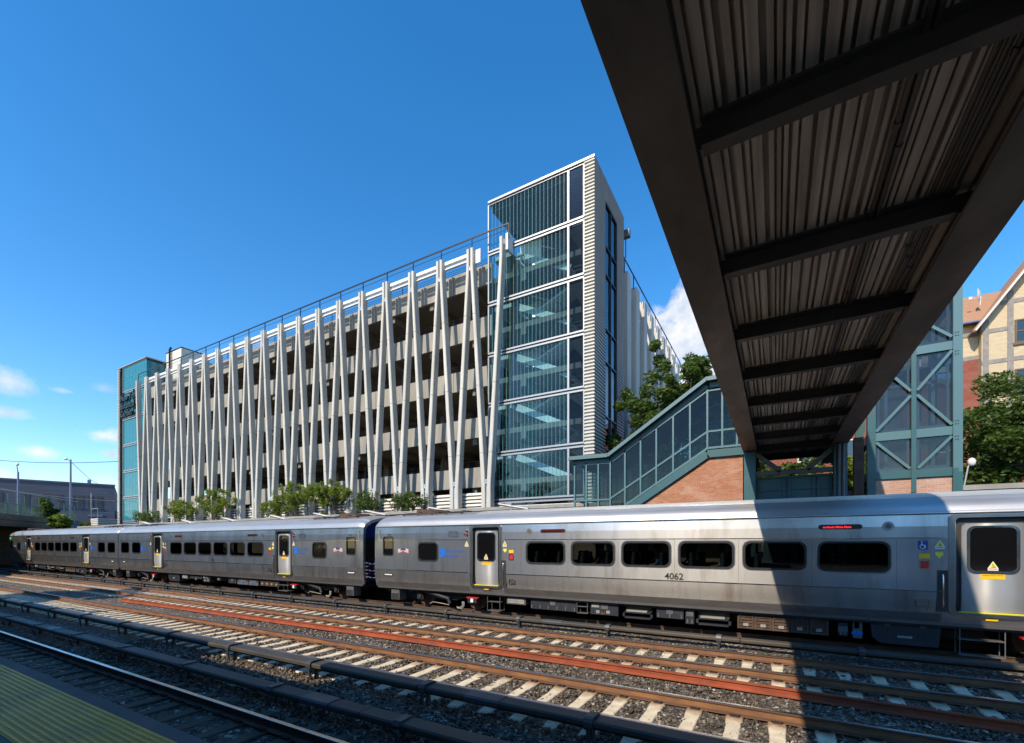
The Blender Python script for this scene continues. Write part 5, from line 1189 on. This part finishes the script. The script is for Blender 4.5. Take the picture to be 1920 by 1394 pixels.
def clumps(rng, c, r, n, rc):
    C = []; RR = []
    for i in range(n):
        d = rng.normal(size=3); d /= np.linalg.norm(d); q = rng.rand()**.4
        C.append(np.array(c)+d*np.array(r)*q); RR.append(np.array([rc, rc, rc*.7])*rng.uniform(.55, 1.3))
    return C, RR
def plant(name, label, cat, base, C, RR, n, size, lm, trunk_r, group=None, seed=1, stems=None, droop=0, limb=True, bark='bark'):
    rng = np.random.RandomState(seed); r = root(name, base, label, cat, group)
    v, f = leaves(rng, C, RR, n, size, droop); raw('crown' if name.endswith('tree') else 'foliage', v, f, MATS[lm], r)
    B = np.array(base); mb = MB()
    if stems is None:
        cc = np.mean(C, axis=0); top = B + (cc-B)*.75
        mid = B+(cc-B)*.4+rng.normal(0, .1, 3); mb.tube([B-np.array([0, 0, .3]), mid, top], [trunk_r, trunk_r*.75, trunk_r*.4], 8); mb.build('trunk', MATS[bark], r)
        if limb:
            lb = MB()
            for i in range(0, len(C), max(1, len(C)//14)):
                s = mid + (top-mid)*rng.rand(); e = C[i]; m_ = (s+e)/2+rng.normal(0, .15, 3); lb.tube([s, m_, e], [trunk_r*.3, trunk_r*.18, trunk_r*.06], 5, cap=False)
            lb.build('branches', MATS[bark], r)
    else:
        for (bx, by, e, rr) in stems:
            s = np.array([bx, by, B[2]-.1]); e = np.array(e); mb.tube([s, (s+e)/2+rng.normal(0, .08, 3), e], [rr, rr*.75, rr*.4], 6, cap=False)
        mb.build('stem', MATS[bark], r)
    return r
# shrubs along the garage foot
def shrub(label, px0, px1, zt, zb, n, seed, lm='leaf_bright', hollow=.35):
    y = 22.7; x0, x1 = atY(px0-4, y), atY(px1+4, y); zt -= .85*(zt-zb)/3; rng = np.random.RandomState(seed); w = (x1-x0)/2; c = ((x0+x1)/2, y, zb+(zt-zb)*(.5+hollow*.5))
    C, RR = clumps(rng, c, (w*.92, min(w, .8), (zt-zb)*.5*(1-hollow*.5)), 60, min(.26, w*.3)); RR = [q*np.array([1, 1, 1.7]) for q in RR]
    C2, R2 = clumps(rng, (c[0], y, zb+.5*(zt-zb)), (w*.7, .5, (zt-zb)*.4), 8, .3)
    stems = [(c[0]+rng.uniform(-w*.6, w*.6), y+rng.uniform(-.2, .2), C[i], .035) for i in range(9)]
    return plant('shrub', label, 'shrub', (c[0], y, 4.5), C+C2, RR+R2, int(n*1.25), .085, lm, .05, 'shrubs at the foot of the garage', seed, stems)
shrub('small dark shrub at the foot of the lettered stair tower', 254, 292, 6.6, 4.6, 2600, 1, 'leaf_mid', .2)
shrub('wide bright shrub at the garage base, lower of a touching pair', 312, 372, 7.6, 4.6, 5200, 2)
shrub('tall bright shrub at the garage base, taller of a touching pair', 366, 438, 8.5, 4.6, 6000, 3)
shrub('sparse low shrub touching the tallest shrub', 492, 534, 6.7, 4.6, 2600, 4, 'leaf_bright', .2)
shrub('tallest shrub with bare stems and a narrow bright top', 518, 574, 8.1, 4.6, 4600, 5, 'leaf_bright', .5)
shrub('broad shrub with bare thin stems below the middle of the garage', 574, 655, 7.9, 4.6, 7500, 6, 'leaf_bright', .5)
shrub('airy shrub between the broad bare stemmed one and the reddish one', 664, 716, 6.8, 4.6, 2400, 7, 'leaf_mid', .2)
shrub('reddish green thin shrub in front of the last bars before the big glass stair tower', 736, 798, 6.5, 4.6, 2600, 8, 'leaf_mid', .2)
# trees on the right
rng = np.random.RandomState(21)
C, RR = clumps(rng, (-5.2, 28.5, 9.4), (2.6, 2.0, 3.9), 60, .62); CB, RB = clumps(rng, (-3.9, 28.5, 8.2), (2.8, 2.0, 3.2), 40, .7); C += CB; RR += RB
for (x, z) in ((-5.9, 14.2), (-5.8, 13.5), (-5.4, 12.9), (-7.6, 11.7), (-7.9, 10.9), (-7.2, 11.0), (-8.3, 9.1), (-7.9, 8.2), (-7.8, 7.3), (-7.0, 10.0), (-6.4, 11.6), (-5.2, 12.2), (-8.2, 8.6), (-6.9, 6.9)):
    C.append(np.array([x*28/27, 27.4+rng.uniform(-.6, .6), z])); RR.append(np.array([.42, .42, .42])*rng.uniform(.7, 1.2))
plant('leafy_tree', 'dark airy tree between the stairway roof and the garage side', 'tree', (-4.6, 28.5, 4.5), C, RR, 26000, .15, 'leaf_mid', .18, seed=22)
C, RR = clumps(rng, (-3.0, 30, 10.4), (2.4, 1.8, 3.6), 55, .75)
CB, RB = clumps(rng, (-4.2, 29.5, 11.6), (1.5, 1.2, 2.4), 34, .45); C += CB; RR += RB
for (x, z) in ((-4.6, 14.0), (-4.2, 13.4), (-3.4, 14.9), (-3.0, 14.2), (-3.6, 13.6), (-2.4, 14.8)): C.append(np.array([x, 30, z])); RR.append(np.array([.4, .4, .45]))
plant('leafy_tree', 'tree behind the stairway top, half hidden by the footbridge girder', 'tree', (-3.0, 30, 4.5), C, RR, 20000, .15, 'leaf_mid', .2, seed=23)
C, RR = clumps(rng, (10.6, 29.5, 7.7), (3.4, 2.6, 3.4), 75, .85)
C2, R2 = clumps(rng, (13.3, 29.5, 11.5), (1.9, 2.2, 2.9), 55, .8)
plant('leafy_tree', 'large dense tree in front of the half timbered house', 'tree', (11.2, 29.5, 4.5), C+C2, RR+R2, 46000, .15, 'leaf_mid', .25, seed=24)
C, RR = clumps(rng, (.4, 30, 5.9), (4.2, 1.6, 1.5), 40, .8)
plant('hedge_tree', 'sunlit ivy thicket seen under the end of the footbridge', 'tree', (.4, 30, 4.4), C, RR, 12000, .16, 'leaf_mid', .12, seed=25)
C, RR = clumps(rng, (3.2, 27, 5.6), (.9, .9, 1.6), 16, .5)
plant('ivy_bush', 'bright ivy between a footbridge column and the lift tower', 'bush', (3.2, 27, 4.4), C, RR, 4200, .14, 'leaf_bright', .08, seed=26)
# ------------------------------------------------------------------ half timbered house and brick neighbours
ho = root('timbered_house', (14, 38, 4.5), 'cream half timbered house with a steep gable and tiled side roof', 'house')
YH = 38.0; ax, az = 15.6, 22.9; ex, ez = 10.75, 15.85
wl = MB().prism([(ex, 4.4), (20.5, 4.4), (20.5, ez), (ax, az), (ex, ez)], 'y', YH, YH+9).build('gable_wall', MATS['stucco'], ho)
tm = MB()
for x in (10.93, 11.98, 13.05, 14.2, 15.4, 16.6):
    zt = ez+(x-ex)*(az-ez)/(ax-ex) if x < ax else az-(x-ax)*1.4
    tm.box(x-.13, x+.13, YH-.035, YH+.01, 6, zt-.1)
for z in (10.2, 12.2, 13.5, 15.35, 16.9, 18.6):
    x0 = ex if z < ez else ex+(z-ez)*(ax-ex)/(az-ez)+.1; tm.box(x0, 20, YH-.030, YH+.01, z-.12, z+.12)
tm.build('timber_framing', MATS['timber_grey'], ho)
bg_ = MB().bar((ex-.42, YH-.42, ez-.5), (ax, YH-.42, az+.12), .10, .34, up=(0, 1, 0)).bar((20.9, YH-.42, ez-.5), (ax, YH-.42, az+.12), .10, .34, up=(0, 1, 0)).build('barge_board', MATS['barge_white'], ho)
rf2 = MB(); rf2.add([(ex-.5, YH-.45, ez-.42), (ax, YH-.45, az+.3), (ax, YH+9, az+.3), (ex-.5, YH+9, ez-.42), (ex-.5, YH-.45, ez-.52), (ax, YH-.45, az+.18), (ax, YH+9, az+.18), (ex-.5, YH+9, ez-.52)], [(0,1,2,3),(4,5,6,7),(0,1,5,4),(1,2,6,5),(2,3,7,6),(3,0,4,7)])
rf2.build('gable_roof', MATS['roof_tile'], ho)
MB().box(7.2, ex, YH+.5, YH+9, 4.4, 16.25).build('wing_wall', MATS['stucco'], ho); MB().box(7.1, ex-.02, YH+.44, YH+.52, 4.4, 13.9).build('brick_facing', MATS['brick_red'], ho)
MB().box(7.2, ex, YH+.46, YH+.53, 15.35, 15.6).box(7.2, ex, YH+.43, YH+.53, 13.9, 14.15).build('wing_timber', MATS['timber_grey'], ho)
r3 = MB(); r3.add([(7.0, YH+.1, 16.2), (ex+.9, YH+.1, 16.2), (ex+2.6, YH+4.0, 19.2), (7.0, YH+4.0, 19.2), (7.0, YH+.1, 16.05), (ex+.9, YH+.1, 16.05), (ex+2.6, YH+4.0, 19.05), (7.0, YH+4.0, 19.05)], [(0,1,2,3),(4,5,6,7),(0,1,5,4),(1,2,6,5),(2,3,7,6),(3,0,4,7)])
r3.build('wing_roof', MATS['roof_tile'], ho); MB().tube([(7.0, YH+.02, 16.1), (ex+.2, YH+.02, 16.1)], .08, 8).build('gutter', MATS['pole_blue'], ho)
for xa, zb, zt in ((12.15, 14.4, 15.75), (12.15, 11.5, 12.85), (12.15, 8.2, 9.6)):
    w = MB().ring([(xa, zb), (xa+.85, zb), (xa+.85, zt), (xa, zt)], [(xa+.09, zb+.06), (xa+.76, zb+.06), (xa+.76, zt-.08), (xa+.09, zt-.08)], YH-.07, YH+.02).box(xa+.09, xa+.76, YH-.06, YH+.01, (zb+zt)/2-.03, (zb+zt)/2+.03).box(xa-.08, xa+.93, YH-.1, YH+.02, zb-.14, zb-.005).build('window', MATS['window_frame'], ho)
    MB().add([(xa+.05, YH-.036, zb), (xa+.8, YH-.036, zb), (xa+.8, YH-.036, zt), (xa+.05, YH-.036, zt)], [(0, 1, 2, 3)]).build('pane', MATS['house_glass'], w)
ds = MB(); cx, cy, cz = 11.0, YH+1.2, 17.75
ring0 = [(cx+.12+.10*math.cos(q*.5236)*.5, cy-.1, cz+.32+.0*q) for q in range(12)]
for i, (r0, r1, d0, d1) in enumerate(((.02, .22, 0, .04), (.22, .40, .04, .12))):
    for q in range(14):
        a0, a1 = q*2*math.pi/14, (q+1)*2*math.pi/14
        P = lambda rr, dd, a: (cx+.35*rr*math.cos(a)-dd*.9, cy-.2+rr*math.cos(a)*.8, cz+.3+rr*math.sin(a)*1.05)
        ds.add([P(r0, d0, a0), P(r0, d0, a1), P(r1, d1, a1), P(r1, d1, a0)], [(0, 1, 2, 3)], 0, True)
ds.tube([(cx, cy-.2, cz+.2), (cx, cy-.1, cz-.3)], .03, 6); ds.tube([(cx, cy-.2, cz+.05), (cx-.5, cy-.35, cz+.12)], .02, 6); ds.box(cx-.6, cx-.45, cy-.4, cy-.3, cz+.05, cz+.2)
tag(ds.build('satellite_dish', MATS['dish_white']), 'white satellite dish on the tiled roof beside the gable', 'dish')
def bricks():
    r = root('brick_house', (2, 46, 4.5), 'red brick house behind the ivy, seen under the footbridge', 'house')
    MB().box(-3, 7.0, 46, 56, 4.4, 14.5).build('wall', MATS['brick_red'], r); MB().box(-3.3, 7.2, 45.7, 56.3, 14.5, 15).build('roof', MATS['roof_lead'], r)
    for x in (-1.5, 1.6, 4.6):
        for z in (6, 9.5):
            w = MB().ring([(x, z), (x+1, z), (x+1, z+1.6), (x, z+1.6)], [(x+.1, z+.1), (x+.9, z+.1), (x+.9, z+1.5), (x+.1, z+1.5)], 45.94, 46.02).build('window', MATS['barge_white'], r)
            MB().add([(x+.05, 45.98, z+.05), (x+.95, 45.98, z+.05), (x+.95, 45.98, z+1.55), (x+.05, 45.98, z+1.55)], [(0, 1, 2, 3)]).build('pane', MATS['house_glass'], w)
    r = root('brick_wall', (9, 33, 4.5), 'low red brick wall below the large dense tree', 'wall')
    MB().box(5.5, 22, 33, 33.3, 4.4, 6.6).build('wall_face', MATS['brick_red'], r); MB().box(5.45, 22.05, 32.95, 33.35, 6.6, 6.75).build('coping', MATS['far_platform'], r)
bricks()
def globe():
    x = atY(1822, 24); r = root('globe_lamp', (x, 24, 4.5), 'white round lamp on a thin slanted arm below the large dense tree', 'lamp')
    MB().tube([(x-.28, 24, 4.4), (x-.1, 24, 5.6), (x-.02, 24, 5.72)], .03, 6).build('arm', MATS['pole_galv'], r)
    MB().tube([(x, 24, 5.62), (x, 24, 5.68), (x, 24, 5.80), (x, 24, 5.88), (x, 24, 5.92)], [.06, .12, .125, .09, .02], 14).build('lamp_head', MATS['dish_white'], r)
globe()
# ------------------------------------------------------------------ left side: skew road bridge, fence, poles, warehouse
PA = Vector((-74.2, 15.1, 0)); DD = Vector((-9.3, 6.0, 0)).normalized(); NN = Vector((-DD.y, DD.x, 0))      # along the parapet, away from camera
if NN.x > 0: NN = -NN
rb = root('road_bridge', (-74.2, 15.1, -.3), 'weathered dark road bridge crossing the tracks where the distant train car ends', 'bridge')
def wp(s, o, z): p = PA+DD*s+NN*o; return (p.x, p.y, z)
def slab(mb, s0, s1, o0, o1, z0, z1, mi=0):
    q = [wp(s0, o0, z0), wp(s1, o0, z0), wp(s1, o1, z0), wp(s0, o1, z0), wp(s0, o0, z1), wp(s1, o0, z1), wp(s1, o1, z1), wp(s0, o1, z1)]
    return mb.add(q, [(0,3,2,1),(4,5,6,7),(0,1,5,4),(1,2,6,5),(2,3,7,6),(3,0,4,7)], mi)
slab(MB(), -60, 13, 0, 90, 4.55, 5.3).build('deck', MATS['bridge_concrete'], rb)
m_ = MB(); slab(m_, -40, 13, -.12, .25, 5.3, 5.95); slab(m_, -40, 13, -.06, .0, 4.75, 5.2)
m_.build('parapet', MATS['bridge_concrete'], rb)
m_ = MB(); slab(m_, 8, 14, .3, 90, -.3, 4.55); slab(m_, -60, -58, .6, 90, -.3, 4.55); m_.build('abutment', MATS['bridge_concrete'], rb)
MB().box(-150, -100, -40, 40, -.3, 4.5).build('tunnel_dark', MATS['black_paint'], rb) if False else None
fe = root('bridge_fence', (-74.2, 15.1, 5.95), 'green mesh fence with a pale top wire along the road bridge', 'fence')
for k in range(-8, 12):
    s = k*1.9; slab(MB(), s-.04, s+.04, .02, .10, 5.95, 8.3).build('fence_post', MATS['fence_green'], fe)
for k in (-3, -1, 1, 3, 8): s = k*1.55; slab(MB(), s-.22, s+.22, .0, .12, 5.95, 7.3).build('fence_panel', MATS['fence_green'], fe)
m_ = MB()
for k in range(-80, 110): s = k*.2; slab(m_, s-.012, s+.012, .05, .07, 5.95, 7.2)
for z in (6.2, 7.15): slab(m_, -16, 22, .045, .075, z, z+.05)
m_.build('pickets', MATS['fence_green'], fe)
MB().tube([wp(-16, .06, 8.35), wp(22, .06, 8.9)], .05, 6).build('top_wire', MATS['wire_pale'], fe)
rng = np.random.RandomState(31); c0 = wp(11.5, -.1, 7.2)
C, RR = clumps(rng, c0, (1.7, 1.2, 1.2), 22, .5); C2, R2 = clumps(rng, wp(12.5, -.1, 6.2), (.9, .7, 1.2), 12, .45)
plant('climbing_vine', 'dark vine hanging over the bridge fence', 'vine', wp(11.8, -.1, 5.3), C+C2, RR+R2, 5200, .2, 'leaf_vine', .06, seed=32)
p = pray(112, 985)*58; c0 = (p.x, p.y, 5.3)
C, RR = clumps(rng, c0, (1.7, 1.0, .8), 20, .5)
plant('bush', 'bright leafy bush at the bridge end behind the distant train car', 'bush', (p.x, p.y, 4.3), C, RR, 2200, .32, 'leaf_bright', .06, seed=33)
p = pray(165, 982)*60; C, RR = clumps(rng, (p.x, p.y, 5.0), (.8, .6, .4), 8, .35)
plant('bush', 'tiny green bush beside the white louvred enclosure', 'bush', (p.x, p.y, 4.4), C, RR, 700, .2, 'leaf_mid', .04, seed=34)
tag(MB().add([(-600, 21.5, 4.4), (-73.1, 21.5, 4.4), (-73.1, 300, 5.4), (-600, 300, 5.4)], [(0, 1, 2, 3)]).build('road', MATS['street_asphalt']), kind='structure')
le = root('louvred_enclosure', (-76.5, 24, 4.5), 'small white louvred enclosure beside the lettered stair tower', 'enclosure')
m_ = MB()
for k in range(6): z = 4.5+k*.23; m_.box(-78, -75.75, 24.0, 24.06, z, z+.17); m_.box(-75.76, -75.70, 24.06, 29, z, z+.17)
m_.build('louvre', MATS['louvre_white'], le); MB().box(-77.95, -75.8, 24.07, 28.9, 4.4, 5.8).build('core', MATS['joint_dark'], le)
m_ = MB()
for q in ((-77.9, 24.05), (-75.8, 24.05)): m_.bar((*q, 5.85), (*q, 7.1), .06, .06, up=(0, 1, 0))
m_.bar((-77.9, 24.05, 7.1), (-75.8, 24.05, 7.1), .06, .06); m_.bar((-75.8, 24.05, 6.6), (-75.8, 29, 6.6), .05, .05); m_.bar((-77.9, 24.05, 7.0), (-77.9, 24.05, 9.2), .1, .1, up=(0, 1, 0)).build('top_rail', MATS['pole_galv'], le)
tag(MB().tube([(-73.5, 26, 4.4), (-73.3, 26, 17)], [.14, .10], 8).build('utility_pole', MATS['rail_black']), 'thin dark utility pole against the edge of the lettered stair tower', 'pole')
def street_lamp(px, pyt, t, zb, label, arm, m):
    d = pray(px, pyt)*t; x, y, zt = d.x, d.y, CZ+d.z; r = root('street_lamp', (x, y, zb), label, 'street lamp')
    MB().tube([(x, y, zb-.2), (x, y, zt)], [.17, .11], 8).build('pole', MATS[m], r); e = (x+arm[0], y+arm[1], zt+arm[2])
    MB().tube([(x, y, zt-.3), e], .06, 6).build('arm', MATS[m], r)
    MB().tube([(e[0]-.1*arm[3], e[1], e[2]), (e[0]+.35*arm[3], e[1], e[2]+.08), (e[0]+.9*arm[3], e[1], e[2]+.02)], [.10, .24, .12], 8).build('lamp_head', MATS['dish_white'], r)
street_lamp(34, 885, 70, 5.3, 'curved top street lamp on the road bridge, shorter of the two', (.25, -.2, 1.0, .7), 'pole_blue')
street_lamp(132.5, 862, 70, 5.3, 'tall straight street lamp beside the fence of the road bridge', (-1.0, -.2, .15, -.9), 'pole_blue')
wh = root('warehouse', (-131, 26.7, 5.3), 'long grey two storey warehouse behind the road bridge', 'building')
WA = Vector((-131, 26.7, 0)); WD = Vector((5.8, 15.7, 0)).normalized(); WN = Vector((-WD.y, WD.x, 0))
def ww(s, o, z): p = WA+WD*s+WN*o; return (p.x, p.y, z)
def wslab(mb, s0, s1, o0, o1, z0, z1, mi=0):
    q = [ww(s0, o0, z0), ww(s1, o0, z0), ww(s1, o1, z0), ww(s0, o1, z0), ww(s0, o0, z1), ww(s1, o0, z1), ww(s1, o1, z1), ww(s0, o1, z1)]
    return mb.add(q, [(0,3,2,1),(4,5,6,7),(0,1,5,4),(1,2,6,5),(2,3,7,6),(3,0,4,7)], mi)
wslab(MB(), -22, 16.9, 0, 22, 4, 15).build('wall', MATS['warehouse'], wh)
m_ = MB(); wslab(m_, -22.1, 17.0, -.12, .4, 15, 15.35); m_.build('cornice', MATS['warehouse'], wh)
wslab(MB(), 16.9, 24, 1, 18, 4, 9.6).build('side_wing', MATS['warehouse'], wh)
wslab(MB(), 12.4, 13.0, 2, 2.6, 15, 16.3).build('chimney', MATS['pole_blue'], wh)
for s in (-18, -13.5, -9, -4.5, -.2, 3.6, 6.3, 8.4, 10.1, 11.5, 13.0, 14.5):
    w_ = .85 if s > 3 else 1.25
    m_ = MB(); wslab(m_, s-w_/2, s+w_/2, -.05, .02, 10.1, 12.6); f = m_.build('window', MATS['warehouse_win'], wh)
    wslab(MB(), s-w_/2-.08, s+w_/2+.08, -.12, .0, 9.9, 10.08).build('sill', MATS['warehouse'], f); wslab(MB(), s-w_/2, s+w_/2, -.08, -.051, 11.3, 11.42).build('window_bar', MATS['warehouse'], f)
for s0, s1 in ((-14, -9), (4.2, 9.4), (12.6, 15)):
    m_ = MB(); wslab(m_, s0, s1, -.5, .0, 8.2, 8.7); m_.build('shop_canopy', MATS['warehouse_trim'], wh)
for px0, py0, px1, py1, lb in ((-60, 858, 230, 865, 'upper thin overhead wire running across the sky from the lettered stair tower'), (-60, 905, 222, 940, 'lower thin overhead wire crossing the warehouse front')):
    a = pray(px0, py0)*70; b = pray(px1, py1)*66; pts = []
    for k in range(13): f = k/12; q = a.lerp(b, f); pts.append((q.x, q.y, CZ+q.z-.5*4*f*(1-f)))
    tag(MB().tube(pts, .045, 5).build('overhead_wire', MATS['wire_dark']), lb, 'wire', 'overhead wires')
a = pray(135, 868)*70; b = pray(190, 912)*100
tag(MB().tube([(a.x, a.y, CZ+a.z), ((a.x+b.x)/2, (a.y+b.y)/2, CZ+(a.z+b.z)/2-.4), (b.x, b.y, CZ+b.z)], .04, 5).build('overhead_wire', MATS['wire_dark']), 'slanting thin wire from the straight street lamp down to the warehouse roof', 'wire', 'overhead wires')
# ------------------------------------------------------------------ behind the camera: canopy, station house, trees (shade and reflections)
cp = root('platform_canopy', (0, -1.5, PZ), 'grey metal platform canopy above the near platform', 'canopy')
MB().box(-9.1, 12, -4.2, .48, 5.0, 5.1).box(-13.4, -9.1, -4.2, -.5, 5.0, 5.1).box(-44, -13.4, -4.2, .2, 5.0, 5.1).build('roof', MATS['canopy_metal'], cp)
each('post', [(x-.12, x+.12, -3.9, -3.66, PZ, 5.0) for x in (-40, -34, -28, -22, -16, -11, -6, 6, 11)], MATS['teal_dark'], cp)
sh = root('station_house', (-14, -10, 1.26), 'brick station house behind the near platform', 'building')
MB().box(-34, -1, -15, -8, -.3, 6.4).build('wall', MATS['brick_red'], sh); MB().box(-34.5, -.5, -15.5, -7.4, 6.4, 6.8).build('roof', MATS['roof_lead'], sh)
each('window', [(-32+k*4, -30.4+k*4, -8.0, -7.95, 2.2, 4.6) for k in range(8)], MATS['house_glass'], sh)
tag(MB().box(-500, 300, -60, -4.7, -.3, 1.1).build('station_yard', MATS['street_asphalt']), kind='structure')
for i, (x, y, zt, w, lb) in enumerate(((-35.5, -5.2, 14.2, 3.1, 'tall round tree behind the near platform, far from the station house'), (-27.5, -5.5, 10.0, 2.6, 'medium tree behind the near platform beside the canopy end'), (-22, -5.2, 8.6, 2.2, 'small tree behind the near platform between canopy and bigger trees'),
      (-45, -5.6, 11.0, 3.0, 'tree behind the near platform at the end of the row'), (-54, -5.8, 10.6, 3.6, 'broad last tree behind the near platform'))):
    rng = np.random.RandomState(60+i); C, RR = clumps(rng, (x, y, zt-w*1.05), (w, w*.8, w), 30, w*.36)
    if zt < 14: C2, R2 = clumps(rng, (x, y, zt-w*2.1), (w*1.1, w*.7, w), 18, w*.36); C += C2; RR += R2
    plant('street_tree', lb, 'tree', (x, y, 1.2), C, RR, 9000, .26, 'leaf_dark', .22, 'trees behind the near platform', 61+i)
r = root('reflection_block_wall', (25, -18, 1.1), 'added unseen brick wall behind the hedge, keeping the bright horizon out of the train windows', 'wall')  # added unseen wall, blocks the bright horizon from the window reflections
MB().box(-1, 60, -18.3, -18, 1, 6.2).build('wall_face', MATS['brick_red'], r); MB().box(-1.05, 60, -18.35, -17.95, 6.2, 6.35).build('coping', MATS['roof_lead'], r)
r = root('reflection_hedge', (20, -16, 1.1), 'added unseen dark hedge behind the near platform, darkening reflections in the train windows', 'hedge')  # added out of view so the train windows reflect something dark
rng = np.random.RandomState(77); C, RR = clumps(rng, (22, -16, 3.2), (22, 1.2, 2.6), 90, 1.2); v, f = leaves(rng, C, RR, 12000, .35); raw('foliage', v, f, MATS['leaf_dark'], r)
# anything still lacking a description is a wall, fence or building part
bpy.context.view_layer.update()
